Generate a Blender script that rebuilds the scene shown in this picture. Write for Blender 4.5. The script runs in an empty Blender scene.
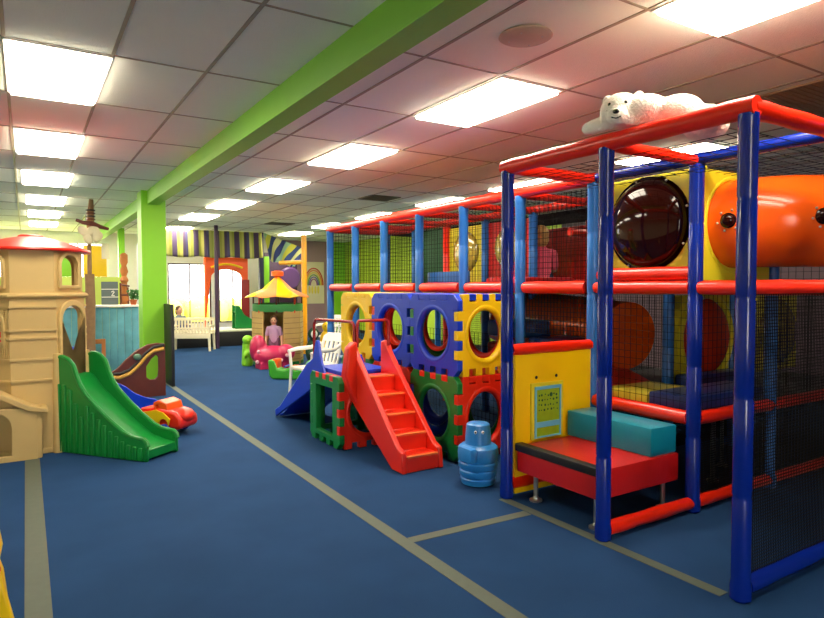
import bpy, bmesh, math, random
from mathutils import Vector, Matrix, Euler
random.seed(7)
PI = math.pi
S = bpy.context.scene
COL = S.collection
V = Vector

# ------------------------------------------------------------------ materials
def lin(c):
    return tuple(((v/12.92) if v <= .04045 else ((v+.055)/1.055)**2.4) for v in c)
def rgb(r, g, b): return lin((r/255, g/255, b/255))
MATS = {}
def mat(name, col, rough=.5, spec=.5, var=.06, nscale=6, bump=0, bscale=60, metal=0, coat=0, trans=0, emit=0, sss=0):
    if name in MATS: return MATS[name]
    m = bpy.data.materials.new(name); m.use_nodes = True
    nt = m.node_tree; N = nt.nodes; L = nt.links
    b = N['Principled BSDF']
    b.inputs['Roughness'].default_value = rough
    b.inputs['Specular IOR Level'].default_value = spec
    b.inputs['Metallic'].default_value = metal
    b.inputs['Coat Weight'].default_value = coat
    b.inputs['Coat Roughness'].default_value = .08
    b.inputs['Transmission Weight'].default_value = trans
    tc = N.new('ShaderNodeTexCoord')
    no = N.new('ShaderNodeTexNoise'); no.inputs['Scale'].default_value = nscale; no.inputs['Detail'].default_value = 3
    L.new(tc.outputs['Object'], no.inputs['Vector'])
    mx = N.new('ShaderNodeMix'); mx.data_type = 'RGBA'
    L.new(no.outputs['Fac'], mx.inputs[0])
    mx.inputs[6].default_value = (*[max(0, c*(1-var)) for c in col], 1)
    mx.inputs[7].default_value = (*[min(1, c*(1+var)) for c in col], 1)
    L.new(mx.outputs[2], b.inputs['Base Color'])
    if bump:
        n2 = N.new('ShaderNodeTexNoise'); n2.inputs['Scale'].default_value = bscale; n2.inputs['Detail'].default_value = 2
        L.new(tc.outputs['Object'], n2.inputs['Vector'])
        bp = N.new('ShaderNodeBump'); bp.inputs['Strength'].default_value = bump; bp.inputs['Distance'].default_value = .01
        L.new(n2.outputs['Fac'], bp.inputs['Height']); L.new(bp.outputs['Normal'], b.inputs['Normal'])
    if emit:
        b.inputs['Emission Color'].default_value = (*col, 1); b.inputs['Emission Strength'].default_value = emit
    MATS[name] = m
    m['out'] = 1
    return m
def nodes(m): return m.node_tree.nodes, m.node_tree.links, m.node_tree.nodes['Principled BSDF']

vinyl = dict(rough=.28, spec=.55, bump=.12, bscale=22)
plast = dict(rough=.34, spec=.5, bump=.05, bscale=90)
BLUE  = mat('vinyl_royal_blue', rgb(8,38,142), rough=.16, spec=.5, bump=.05, bscale=14)
STEEL = mat('vinyl_faded_blue', rgb(40,104,180), **vinyl)
RED   = mat('vinyl_red', rgb(236,36,6), **vinyl)
ORAN  = mat('tube_orange', rgb(240,92,14), rough=.2, spec=.5)
YEL   = mat('panel_yellow', rgb(255,200,4), **plast)
PYEL  = mat('panel_pale_yellow', rgb(222,206,40), **plast)
BROWN = mat('dome_dark_brown', rgb(36,7,4), rough=.07, spec=.28, var=.1)
DOMEY = mat('dome_smoky_yellow', rgb(170,150,60), rough=.1, spec=.7, coat=.5)
REDP  = mat('plastic_red', rgb(228,40,16), **plast)
GRN   = mat('plastic_green', rgb(12,122,52), **plast)
SGRN  = mat('slide_green', rgb(14,132,52), **plast)
BLUP  = mat('plastic_blue', rgb(12,58,200), **plast)
SKYB  = mat('plastic_sky_blue', rgb(42,136,214), **plast)
YELP  = mat('plastic_yellow', rgb(250,204,16), **plast)
ORNP  = mat('plastic_orange', rgb(246,92,24), **plast)
BEIGE = mat('plastic_beige', rgb(204,174,112), rough=.5, spec=.4, bump=.05, bscale=120)
TEAL  = mat('foam_teal', rgb(16,146,172), **vinyl)
MAT_R = mat('foam_red', rgb(196,24,18), **vinyl)
MAT_Y = mat('foam_yellow', rgb(216,200,60), **vinyl)
MAT_B = mat('foam_navy', rgb(20,44,110), **vinyl)
BLACK = mat('black_rubber', rgb(22,20,20), rough=.5)
NETM  = mat('black_net_cord', rgb(20,19,20), rough=.8, spec=.1)
CHROME= mat('galvanised_steel', rgb(190,190,185), rough=.3, metal=.9)
WHITEP= mat('white_plastic', rgb(240,238,228), **plast)
WHITE = mat('white_paint', rgb(240,238,230), rough=.6, bump=.03)
CREAM = mat('cream_paint', rgb(232,222,190), rough=.6)
LIME  = mat('lime_paint', rgb(132,204,36), rough=.45, bump=.03, var=.03)
BEAMG = mat('beam_lime_paint', rgb(128,200,52), rough=.5, bump=.03, var=.04)
PURP  = mat('mauve_paint', rgb(164,132,144), rough=.6, var=.04)
DPURP = mat('dark_purple', rgb(62,36,66), rough=.5)
DKGRN = mat('dark_green_panel', rgb(14,84,36), rough=.5)
WOODD = mat('dark_brown_wood', rgb(92,36,20), rough=.45, bump=.15, bscale=30, var=.25, nscale=9)
WOODL = mat('driftwood', rgb(138,104,72), rough=.75, bump=.4, bscale=25, var=.3, nscale=14)
WOODO = mat('orange_wood', rgb(184,112,52), rough=.6, var=.2)
GOLD  = mat('gold_trim', rgb(214,164,64), rough=.45)
FUR   = mat('white_plush_fur', rgb(246,240,228), rough=.95, spec=.1, bump=.8, bscale=70)
TAN   = mat('tan_board', rgb(192,160,96), rough=.6, var=.12)
MAG   = mat('magenta_plastic', rgb(196,34,84), **plast)
PINK  = mat('pink_cotton', rgb(236,92,120), rough=.9, bump=.2)
SKIN  = mat('skin', rgb(222,168,136), rough=.55)
HAIRB = mat('brown_hair', rgb(84,52,30), rough=.6, bump=.5, bscale=50)
HAIRY = mat('blond_hair', rgb(206,168,88), rough=.6, bump=.5, bscale=50)
DENIM = mat('denim', rgb(44,58,98), rough=.9, bump=.2)
GREYC = mat('grey_cotton', rgb(120,130,140), rough=.9)
PALEC = mat('lilac_cotton', rgb(186,150,186), rough=.9)
SLATE = mat('slate_board', rgb(92,104,104), rough=.7, var=.15)
TERRA = mat('terracotta', rgb(176,88,48), rough=.8)
LEAF  = mat('leaf_green', rgb(40,104,40), rough=.5, var=.3)
GRIDM = mat('ceiling_grid_metal', rgb(158,146,120), rough=.5)
VENTM = mat('vent_metal', rgb(84,74,58), rough=.6)
SPKM  = mat('speaker_grille', rgb(190,172,150), rough=.7, bump=.3, bscale=200)
TAPEM = mat('floor_tape', rgb(88,97,84), rough=.7, var=.1, nscale=20)
EYEM  = mat('eye_black', rgb(12,10,10), rough=.15)
LAMP  = mat('lamp_diffuser', (1, .90, .72), rough=.6, emit=23)
GLASS = mat('window_glass', (1, 1, 1), rough=0)
_n, _l, _b = GLASS.node_tree.nodes, GLASS.node_tree.links, GLASS.node_tree.nodes['Principled BSDF']
_t = _n.new('ShaderNodeBsdfTransparent'); _g = _n.new('ShaderNodeBsdfGlossy'); _g.inputs['Roughness'].default_value = .02
_x = _n.new('ShaderNodeMixShader'); _x.inputs[0].default_value = .06
_l.new(_t.outputs[0], _x.inputs[1]); _l.new(_g.outputs[0], _x.inputs[2])
_l.new(_x.outputs[0], [q for q in _n if q.type == 'OUTPUT_MATERIAL'][0].inputs['Surface'])
AQUA  = mat('sky_blue_trim', rgb(110,190,220), rough=.4)

# carpet floor
CARPET = mat('blue_carpet', rgb(36,69,111), rough=.95, spec=.1, var=.22, nscale=2.2)
N, L, b = nodes(CARPET)
tc = [n for n in N if n.type == 'TEX_COORD'][0]
nz = N.new('ShaderNodeTexNoise'); nz.inputs['Scale'].default_value = 220; nz.inputs['Detail'].default_value = 4
L.new(tc.outputs['Object'], nz.inputs['Vector'])
mx0 = [n for n in N if n.type == 'MIX'][0]
m2 = N.new('ShaderNodeMix'); m2.data_type = 'RGBA'; m2.blend_type = 'MULTIPLY'; m2.inputs[0].default_value = .55
L.new(mx0.outputs[2], m2.inputs[6]); L.new(nz.outputs['Color'], m2.inputs[7])
cr = N.new('ShaderNodeValToRGB'); cr.color_ramp.elements[0].color = (.55,.55,.55,1); cr.color_ramp.elements[1].color = (1.3,1.3,1.3,1)
L.new(nz.outputs['Fac'], cr.inputs['Fac']); L.new(cr.outputs['Color'], m2.inputs[7])
L.new(m2.outputs[2], b.inputs['Base Color'])
bp = N.new('ShaderNodeBump'); bp.inputs['Strength'].default_value = .5; bp.inputs['Distance'].default_value = .004
L.new(nz.outputs['Fac'], bp.inputs['Height']); L.new(bp.outputs['Normal'], b.inputs['Normal'])
# ceiling tile: speckled mineral fibre
TILE = mat('ceiling_tile', rgb(242,244,226), rough=.9, spec=.1, var=.04, nscale=1.3, bump=.5, bscale=120)
# weathered turquoise boards
BOARD = mat('weathered_turquoise', rgb(96,162,176), rough=.75, var=.4, nscale=5, bump=.2, bscale=30)
# striped cloth
def stripes(name, cols, scale, axis='X'):
    m = mat(name, (.5,.5,.5), rough=.9, spec=.1)
    N, L, b = nodes(m)
    tc = [n for n in N if n.type == 'TEX_COORD'][0]
    sp = N.new('ShaderNodeSeparateXYZ'); L.new(tc.outputs['Object'], sp.inputs[0])
    mu = N.new('ShaderNodeMath'); mu.operation = 'MULTIPLY'; mu.inputs[1].default_value = scale
    L.new(sp.outputs[axis], mu.inputs[0])
    fr = N.new('ShaderNodeMath'); fr.operation = 'FRACT'; L.new(mu.outputs[0], fr.inputs[0])
    cr = N.new('ShaderNodeValToRGB'); cr.color_ramp.interpolation = 'CONSTANT'
    e = cr.color_ramp.elements
    while len(e) < len(cols): e.new(.5)
    for i, c in enumerate(cols):
        e[i].position = i/len(cols); e[i].color = (*c, 1)
    L.new(fr.outputs[0], cr.inputs['Fac']); L.new(cr.outputs['Color'], b.inputs['Base Color'])
    return m
STRIPE = stripes('striped_awning_cloth', [rgb(82,70,96), rgb(82,70,96), rgb(160,162,76), rgb(182,180,96), rgb(78,66,86), rgb(80,78,112), rgb(176,176,100), rgb(150,156,76)], 1.9)
STRIPE2 = stripes('striped_drape_cloth', [rgb(64,80,128), rgb(206,204,80), rgb(150,190,160), rgb(60,70,120), rgb(216,216,150)], 1.7, 'Y')

# ------------------------------------------------------------------ mesh builder
class B:
    def __init__(s, M=None): s.bm = bmesh.new(); s.M = M
    def v(s, p): return s.bm.verts.new(V(p))
    def box(s, x0, x1, y0, y1, z0, z1, bev=0, R=None):
        g = bmesh.ops.create_cube(s.bm, size=1)
        vs = g['verts']
        for q in vs:
            q.co = V(((x0+x1)/2+q.co.x*(x1-x0), (y0+y1)/2+q.co.y*(y1-y0), (z0+z1)/2+q.co.z*(z1-z0)))
        if bev:
            es = list({e for q in vs for e in q.link_edges})
            r = bmesh.ops.bevel(s.bm, geom=es, offset=bev, segments=2, affect='EDGES', profile=.6)
            vs = list({q for f in r['faces'] for q in f.verts} | {q for q in vs if q.is_valid})
        if R is not None:
            for q in vs: q.co = R @ q.co
        return s
    def tube(s, pts, r, n=12, caps=True, closed=False):
        pts = [V(p) for p in pts]; k = len(pts)
        rs = r if isinstance(r, (list, tuple)) else [r]*k
        rings = []; prev = None
        for i, p in enumerate(pts):
            if closed: d = pts[(i+1) % k]-pts[i-1]
            else: d = pts[min(i+1, k-1)]-pts[max(i-1, 0)]
            d.normalize()
            if prev is None:
                a = V((0,0,1)) if abs(d.z) < .9 else V((1,0,0))
                u = d.cross(a).normalized()
            else:
                u = (prev-d*prev.dot(d)).normalized()
            prev = u; w = d.cross(u)
            rings.append([s.v(p+(u*math.cos(2*PI*j/n)+w*math.sin(2*PI*j/n))*rs[i]) for j in range(n)])
        for i in range(k if closed else k-1):
            a, c = rings[i], rings[(i+1) % k]
            for j in range(n):
                s.bm.faces.new((a[j], a[(j+1) % n], c[(j+1) % n], c[j]))
        if caps and not closed:
            s.bm.faces.new(rings[0][::-1]); s.bm.faces.new(rings[-1])
        return s
    def lathe(s, prof, c=(0,0,0), n=24, R=None, cap=True):
        rings = []
        for r, z in prof:
            ring = []
            for j in range(n):
                p = V((r*math.cos(2*PI*j/n), r*math.sin(2*PI*j/n), z))
                if R is not None: p = R @ p
                ring.append(s.v(p+V(c)))
            rings.append(ring)
        for a, d in zip(rings, rings[1:]):
            for j in range(n): s.bm.faces.new((a[j], a[(j+1) % n], d[(j+1) % n], d[j]))
        if cap:
            s.bm.faces.new(rings[0][::-1]); s.bm.faces.new(rings[-1])
        return s
    def ball(s, c, r, n=16, R=None):
        r = r if isinstance(r, (tuple, list)) else (r, r, r)
        g = bmesh.ops.create_uvsphere(s.bm, u_segments=n, v_segments=max(6, n//2+2), radius=1)
        for q in g['verts']:
            p = V((q.co.x*r[0], q.co.y*r[1], q.co.z*r[2]))
            if R is not None: p = R @ p
            q.co = p+V(c)
        return s
    def caps(s, a, b, ra, rb):
        s.ball(a, ra, 12); s.ball(b, rb, 12); s.tube([a, b], [ra, rb], 12); return s
    def plate(s, outer, holes, th, M):
        """flat outline with holes, given in the local xy plane, thickness along local +z, placed by M"""
        t = bmesh.new(); es = []
        for loop in [outer]+list(holes):
            vs = [t.verts.new((p[0], p[1], 0)) for p in loop]
            for i in range(len(vs)): es.append(t.edges.new((vs[i], vs[(i+1) % len(vs)])))
        bmesh.ops.triangle_fill(t, use_beauty=True, use_dissolve=False, edges=es)
        bmesh.ops.dissolve_limit(t, angle_limit=.01, verts=t.verts[:], edges=[e for e in t.edges if not e.is_boundary])
        bmesh.ops.recalc_face_normals(t, faces=t.faces[:])
        g = bmesh.ops.extrude_face_region(t, geom=t.faces[:])
        for q in g['geom']:
            if isinstance(q, bmesh.types.BMVert): q.co.z += th
        bmesh.ops.recalc_face_normals(t, faces=t.faces[:])
        me = bpy.data.meshes.new('tmp'); t.to_mesh(me); t.free()
        me.transform(M)
        s.bm.from_mesh(me); bpy.data.meshes.remove(me)
        return s
    def net(s, o, u, v, nu, nv, w=.004):
        o, u, v = V(o), V(u), V(v)
        def strand(a, c):
            d = (c-a).normalized(); k = u.cross(v).normalized()*w/2; q = d.cross(k.normalized())*w/2
            r1 = [s.v(a+x) for x in (k+q, k-q, -k-q, -k+q)]; r2 = [s.v(c+x) for x in (k+q, k-q, -k-q, -k+q)]
            for j in range(4): s.bm.faces.new((r1[j], r1[(j+1) % 4], r2[(j+1) % 4], r2[j]))
        for i in range(nu+1): strand(o+u*i/nu, o+u*i/nu+v)
        for j in range(nv+1): strand(o+v*j/nv, o+v*j/nv+u)
        return s

def frame(o, x, y):
    x, y = V(x).normalized(), V(y).normalized(); z = x.cross(y)
    M = Matrix.Identity(4)
    for i in range(3): M[i][0], M[i][1], M[i][2], M[i][3] = x[i], y[i], z[i], o[i]
    return M
def circ(cx, cy, r, n=28, ry=None): 
    ry = ry or r
    return [(cx+r*math.cos(2*PI*i/n), cy+ry*math.sin(2*PI*i/n)) for i in range(n)]
def arch(x0, x1, y0, y1, n=10):
    r = (x1-x0)/2; c = (x0+x1)/2
    return [(x0, y0), (x1, y0)] + [(c+r*math.cos(PI*i/n), y1-r+r*math.sin(PI*i/n)) for i in range(n+1)]
def rect(x0, x1, y0, y1): return [(x0,y0),(x1,y0),(x1,y1),(x0,y1)]

WL = {}
def obj(name, b, m, parent=None, smooth=True, bevel=0, kind=None, label=None, mods=()):
    me = bpy.data.meshes.new(name)
    if b.M is not None: bmesh.ops.transform(b.bm, matrix=b.M, verts=b.bm.verts[:])
    bmesh.ops.recalc_face_normals(b.bm, faces=b.bm.faces[:])
    b.bm.to_mesh(me); b.bm.free()
    for q in (m if isinstance(m, (list, tuple)) else [m]): me.materials.append(q)
    o = bpy.data.objects.new(name, me); COL.objects.link(o)
    if smooth:
        me.polygons.foreach_set('use_smooth', [True]*len(me.polygons))
        me.set_sharp_from_angle(angle=math.radians(38))
    if parent:
        o.parent = parent; o.matrix_parent_inverse = Matrix.Translation(-WL.get(parent.name, V((0,0,0))))
    if bevel:
        md = o.modifiers.new('Bevel', 'BEVEL'); md.width = bevel; md.segments = 2; md.limit_method = 'ANGLE'; md.angle_limit = math.radians(40)
    for kindm, kw in mods:
        md = o.modifiers.new(kindm.title(), kindm)
        for k, v_ in kw.items(): setattr(md, k, v_)
    if kind: o['kind'] = kind
    if label: o['label'] = label
    return o
def tag(o, label, cat, group=None, kind=None):
    o['label'] = label; o['category'] = cat
    if group: o['group'] = group
    if kind: o['kind'] = kind
    return o
def thing(name, label, cat, loc, group=None):
    e = bpy.data.objects.new(name, None); COL.objects.link(e); e.location = loc; e.empty_display_size = .1
    WL[e.name] = V(loc)
    return tag(e, label, cat, group)
def copy_thing(o, parent=None):
    c = o.copy(); COL.objects.link(c)
    if parent: c.parent = parent; c.matrix_parent_inverse = o.matrix_parent_inverse.copy()
    for ch in list(o.children): copy_thing(ch, c)
    return c
BLOB = lambda vs, it=6: (('REMESH', dict(mode='VOXEL', voxel_size=vs, use_smooth_shade=True)), ('SMOOTH', dict(factor=.5, iterations=it)))

# ------------------------------------------------------------------ camera
H = 1.5
yaw, pit, rol = .559, -.0361, -.002
cam = bpy.data.cameras.new('camera'); co = bpy.data.objects.new('camera', cam); COL.objects.link(co)
fw = V((math.sin(yaw)*math.cos(pit), math.cos(yaw)*math.cos(pit), math.sin(pit)))
rt = V((math.cos(yaw), -math.sin(yaw), 0)); up = rt.cross(fw)
r2 = rt*math.cos(rol)+up*math.sin(rol); u2 = -rt*math.sin(rol)+up*math.cos(rol)
M = Matrix.Identity(4)
for i in range(3): M[i][0], M[i][1], M[i][2] = r2[i], u2[i], -fw[i]
M.translation = V((0, 0, H)); co.matrix_world = M
cam.sensor_fit = 'HORIZONTAL'; cam.sensor_width = 36; cam.lens = 617.5/824*36; cam.clip_start = .05; cam.clip_end = 300
S.camera = co

# ------------------------------------------------------------------ room shell
X0, X1, Y0, Y1, HC = -3.2, 9.2, -3.2, 19.0, 3.0
def slab(name, x0, x1, y0, y1, z0, z1, m):
    return obj(name, B().box(x0, x1, y0, y1, z0, z1), m, kind='structure', smooth=False)
slab('floor', X0, X1, Y0, Y1, -.1, 0, CARPET)
ceil = slab('ceiling', X0-.2, X1+.2, Y0-.2, Y1+.2, HC, HC+.15, TILE)
# suspended grid: two fields either side of the dropped beam
g = B()
for i in range(-5, 4):
    x = -.08+.59*i
    if x < 1.62: g.box(x-.011, x+.011, Y0, Y1, HC-.006, HC+.002)
for i in range(-2, 10):
    x = 2.243+.646*i
    if x > 1.75 and x < X1: g.box(x-.011, x+.011, Y0, Y1, HC-.006, HC+.002)
for xa, xb, y in ((X0, 1.64, 4.458-6*1.217), (1.79, X1, 3.42-5*1.217)):
    while y < Y1:
        if y > Y0: g.box(xa, xb, y-.008, y+.008, HC-.005, HC+.002)
        y += 1.217
obj('ceiling_grid', g, GRIDM, ceil, smooth=False)
slab('wall_left', X0-.2, X0, Y0, Y1, 0, HC, CREAM)
FILL_WIN = [(-2.9+i*2.02, -2.9+i*2.02+1.86, .35, 2.8) for i in (1,)]
obj('wall_front', B().plate(rect(X0-.2, X1+.2, 0, HC), [rect(*q) for q in FILL_WIN], .18, frame((0, Y0, 0), (1,0,0), (0,0,1))), CREAM, kind='structure', smooth=False)
slab('wall_right', X1, X1+.2, 9.0, Y1, 0, HC, mat('lime_wall_paint', rgb(178,212,44), rough=.5, var=.03))
slab('wall_right_near', X1, X1+.2, Y0, 9.0, 0, HC, mat('deep_mauve_paint', rgb(84,64,72), rough=.6))
# back wall with window openings (u = x, v = z)
W = [(-2.9,-1.3,1.25,2.72), (-1.15,.35,1.25,2.72), (.5,1.95,1.25,2.72), (3.52,4.75,.42,2.2), (4.98,5.85,.42,2.12)]
obj('wall_back', B().plate(rect(X0, 6.95, 0, HC), [rect(*w) for w in W], .18, frame((0, Y1+.18, 0), (1,0,0), (0,0,1))), WHITE, kind='structure', smooth=False)
slab('wall_back_mauve', 6.95, 8.62, Y1, Y1+.18, 0, HC, PURP)
slab('wall_back_lime', 8.62, X1, Y1, Y1+.18, 0, HC, LIME)
wins = 0
for i, (a, c, d, e) in enumerate(W):
    f = B(); t = .04
    for bx in ((a,c,d,d+t),(a,c,e-t,e),(a,a+t,d,e),(c-t,c,d,e)): f.box(bx[0], bx[1], Y1+.03, Y1+.1, bx[2], bx[3])
    w = obj('window_%d' % (i+1), f, DPURP if i > 2 else WHITE, kind='structure', smooth=False)
    obj('pane', B().box(a, c, Y1+.06, Y1+.066, d, e), GLASS, w, smooth=False)
    wins += 1
    obj('mullion', B().box((a+c)/2-.02, (a+c)/2+.02, Y1+.05, Y1+.08, d, e), DPURP if i > 2 else WHITE, w, smooth=False)
for i, (a, c, d, e) in enumerate(FILL_WIN):   # unseen window added behind the camera to supply front light
    f = B(); t = .04
    for bx in ((a,c,d,d+t),(a,c,e-t,e),(a,a+t,d,e),(c-t,c,d,e)): f.box(bx[0], bx[1], Y0-.12, Y0-.05, bx[2], bx[3])
    w = obj('window_%d' % (i+6), f, WHITE, kind='structure', smooth=False)
    obj('pane', B().box(a, c, Y0-.09, Y0-.084, d, e), GLASS, w, smooth=False)
obj('bounce_pavement', B().box(-30, 40, -40, Y0-.25, -.12, -.02), mat('pale_bounce_ground', rgb(214,208,196), rough=.9), kind='structure', smooth=False)  # unseen pale ground, added to bounce daylight up onto the ceiling
obj('outside_lawn', B().box(-30, 40, Y1+.6, 80, -.3, -.2), mat('pale_lawn', rgb(206,208,120), rough=.9), kind='structure', smooth=False)
hd = B()
for i in range(60):
    hd.ball((-12+i*.6+random.uniform(-.2,.2), 30+random.uniform(-.6,.6), .35+random.uniform(-.1,.15)), (.6,.6,.62), 10)
tag(obj('hedge', hd, mat('hedge_yellow_green', rgb(196,198,84), rough=.9, bump=.6, bscale=20)), 'low yellow-green hedge outside the bright back windows', 'hedge', kind='stuff')
# green dropped beam and its columns
obj('beam', B().box(1.63, 1.80, Y0, Y1, 2.79, HC), BEAMG, kind='structure', smooth=False, bevel=.004)
obj('column', B().box(1.54, 1.90, 10.35, 10.75, 0, HC), LIME, kind='structure', smooth=False, bevel=.008)
obj('column', B().box(2.02, 2.16, 17.2, 17.4, 0, HC), LIME, kind='structure', smooth=False, bevel=.008)
slab('baseboard_right', X1-.02, X1, Y0, Y1, 0, .1, BLACK)

# floor tape
def tape(label, pts, w):
    b = B()
    for (p, q) in zip(pts, pts[1:]):
        p, q = V((*p, 0)), V((*q, 0)); d = (q-p).normalized(); k = V((-d.y, d.x, 0))*w/2
        a = [p-k, p+k, q+k, q-k]
        lo = [b.v(x+V((0,0,-.001))) for x in a]; hi = [b.v(x+V((0,0,.0025))) for x in a]
        b.bm.faces.new(hi)
        for i in range(4): b.bm.faces.new((lo[i], lo[(i+1)%4], hi[(i+1)%4], hi[i]))
    tag(obj('floor_tape', b, TAPEM, smooth=False), label, 'tape')
tape('long pale tape strip running down the middle of the blue carpet', [(1.855,-.5),(1.855,17.5)], .085)
tape('wide pale tape strip on the carpet leading to the beige tower', [(0.02,.3),(0.02,6.35)], .11)
tape('short pale tape strip crossing from the middle strip to the blue climbing frame', [(1.898,3.06),(2.79,3.02)], .075)
tape('pale tape strip under the two nearest blue frame posts', [(2.83,3.32),(2.85,1.70)], .07)

# ------------------------------------------------------------------ ceiling lights
def make_light():
    e = thing('ceiling_light', 'x', 'ceiling light', (0,0,HC))
    f = B(); 
    for bx in ((-.3,.3,-.6,-.575),(-.3,.3,.575,.6),(-.3,-.28,-.575,.575),(.28,.3,-.575,.575)):
        f.box(bx[0], bx[1], bx[2], bx[3], HC-.012, HC-.001)
    obj('frame', f, WHITE, e, smooth=False)
    obj('diffuser', B().box(-.28,.28,-.575,.575, HC-.035, HC-.002, .008), LAMP, e, smooth=False)
    return e
light0 = make_light(); first = True
ORD = ['nearest','second','third','fourth','fifth','sixth','seventh']
rows = [([(.215,5.07),(.235,7.5),(.28,9.87),(.325,12.3),(.36,14.6),(.39,16.9)], '%s lit ceiling panel in the row above the beige tower'),
        ([(3.21,1.60),(3.205,4.03),(3.19,6.42),(3.175,8.84),(3.16,11.22),(3.15,13.55),(3.3,16.6)], '%s lit ceiling panel in the row just right of the green beam'),
        ([(6.3,4.45),(6.35,6.9),(6.35,9.0),(6.36,11.45),(6.36,13.85),(6.42,16.4)], '%s lit ceiling panel in the row above the red-topped climbing frame')]
for pts, lab in rows:
    for k, (x, y) in enumerate(pts):
        if first: o = light0; first = False
        else: o = copy_thing(light0)
        o.location = (x, y, HC); o['label'] = lab % ORD[k]; o['group'] = 'ceiling light panels'
# ceiling speaker and vents
e = thing('ceiling_speaker', 'round beige ceiling speaker beside the nearest big light panel', 'speaker', (2.56,2.81,HC))
obj('flange', B().lathe([(.13,HC-.001),(.155,HC-.004),(.16,HC-.012),(.145,HC-.02),(.135,HC-.021)], (2.56,2.81,0), 40), SPKM, e)
obj('grille', B().lathe([(.14,HC-.018),(.12,HC-.024),(.05,HC-.027)], (2.56,2.81,0), 40), SPKM, e)
for a in range(4):
    p = (2.56+.1*math.cos(a*PI/2+.6), 2.81+.1*math.sin(a*PI/2+.6), HC-.027)
    obj('screw', B().ball(p, .006, 8), CHROME, e)
def vent(label, x, y, sx, sy, VENTM=VENTM):
    e = thing('ceiling_vent', label, 'vent', (x,y,HC), 'ceiling vents')
    f = B(); a, c = sx/2, sy/2
    for bx in ((-a,a,-c,-c+.03),(-a,a,c-.03,c),(-a,-a+.03,-c,c),(a-.03,a,-c,c)): f.box(x+bx[0],x+bx[1],y+bx[2],y+bx[3],HC-.015,HC-.001)
    obj('frame', f, VENTM, e, smooth=False)
    s = B()
    k = int(sy/.05)
    for i in range(1, k): s.box(x-a+.02, x+a-.02, y-c+i*sy/k-.012, y-c+i*sy/k+.012, HC-.012, HC-.006)
    obj('slat', s, VENTM, e, smooth=False)
    obj('backing', B().box(x-a+.01,x+a-.01,y-c+.01,y+c-.01,HC-.005,HC-.001), BLACK if sx < .7 else VENTM, e, smooth=False)
vent('dark ceiling vent above the far end of the climbing frame', 5.08, 9.15, .55, .5)
vent('small dark ceiling vent near the striped banner', 5.12, 14.1, .6, .5)
vent('large brown ceiling grille behind the nearest red corner of the climbing frame', 5.5, 2.45, 1.15, .58, mat('brown_grille_metal', rgb(166,136,100), rough=.6))

# ------------------------------------------------------------------ play structure
PS = thing('play_structure', 'two-level climbing frame with padded blue posts, red rails and black nets', 'climbing frame', (2.87, 1.63, 0))
XA, XB, XC, XD = 2.87, 3.74, 4.68, 5.62
YA, YB, YC = 1.63, 2.46, 3.325
YR = [YC, 4.16, 5.0, 5.82, 6.62, 7.4, 8.2]
TOP, MID, LOW = 2.33, 1.49, .62
def post(x, y, m, r=.048, z1=TOP, z0=0):
    prof = [(r*.9, z0), (r*1.12, z0+.01), (r*1.12, z0+.07), (r, z0+.10)] if z0 == 0 else [(r, z0)]
    z = z0+.5
    while z < z1-.2:
        prof += [(r, z-.012), (r*.92, z), (r, z+.012)]; z += .47
    prof += [(r, z1-.09), (r*1.05, z1-.085), (r*1.05, z1-.03)]
    return obj('post', B().lathe(prof, (x,y,0), 18), m, PS)
def rail(p, q, m=RED, r=.042, trim=.035):
    p, q = V(p), V(q); d_ = (q-p).normalized()*trim; p, q = p+d_, q-d_; n = max(4, int((q-p).length/.12)); pts = [p+(q-p)*i/n for i in range(n+1)]
    rs = [r*(1+.05*math.sin(i*2.1)) for i in range(n+1)]; rs[0] = rs[-1] = r*.95
    return obj('rail', B().tube(pts, rs, 16), m, PS)
def netp(o, u, v, cell=.035, w=.004):
    o, u, v = V(o), V(u), V(v)
    return obj('net', B().net(o, u, v, int(u.length/cell), int(v.length/cell), w), NETM, PS, smooth=False)
# near bays
for x, y in ((XA,YA),(XA,YB),(XA,YC)): post(x, y, BLUE, .044)
post(XB, YB, BLUE, .047); post(XB, YC, STEEL, .047); post(XB+.1, YA, BLUE)
post(XC, YB, STEEL, .045); post(XC, YC, STEEL); post(XD, YC, STEEL); post(XD, YB, STEEL)
rail((XA,YC+.04,TOP), (XA,YA-.04,TOP), r=.05, trim=0)          # front top
rail((XA,YA,TOP), (XB+.15,YA,TOP), r=.046, trim=0)
rail((XA,YB,TOP-.01), (XB,YB,TOP-.01), r=.036)
rail((XA,YC,TOP-.005), (XB,YC,TOP-.005), r=.04)
rail((XB,YC,TOP), (XB,YA-.3,TOP), BLUE, .038)
rail((XB,YC,MID), (XB,YB,MID), r=.046); rail((XB+.03,YC,MID+.095), (XB+.03,YB,MID+.095), r=.05)
rail((XB,YB,MID), (XB,YA,MID), r=.046); rail((XB+.1,YA,MID), (XC+.9,YA,MID), r=.04)
rail((XA,YB,.06), (XB,YB,.06), r=.042); rail((XB,YB,.06), (XD+1,YB,.06), r=.042)
rail((XB,YC,LOW), (XB,YB,LOW), r=.05); rail((XB,YB,LOW), (XD+1,YB,LOW), r=.045)
rail((XA,YA,.06), (XB+.15,YA,.06), BLUE, .045)
rail((XA,YC,1.05), (XB,YC,1.05), r=.042); rail((XA,YC,.10), (XB,YC,.10), r=.045)
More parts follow.
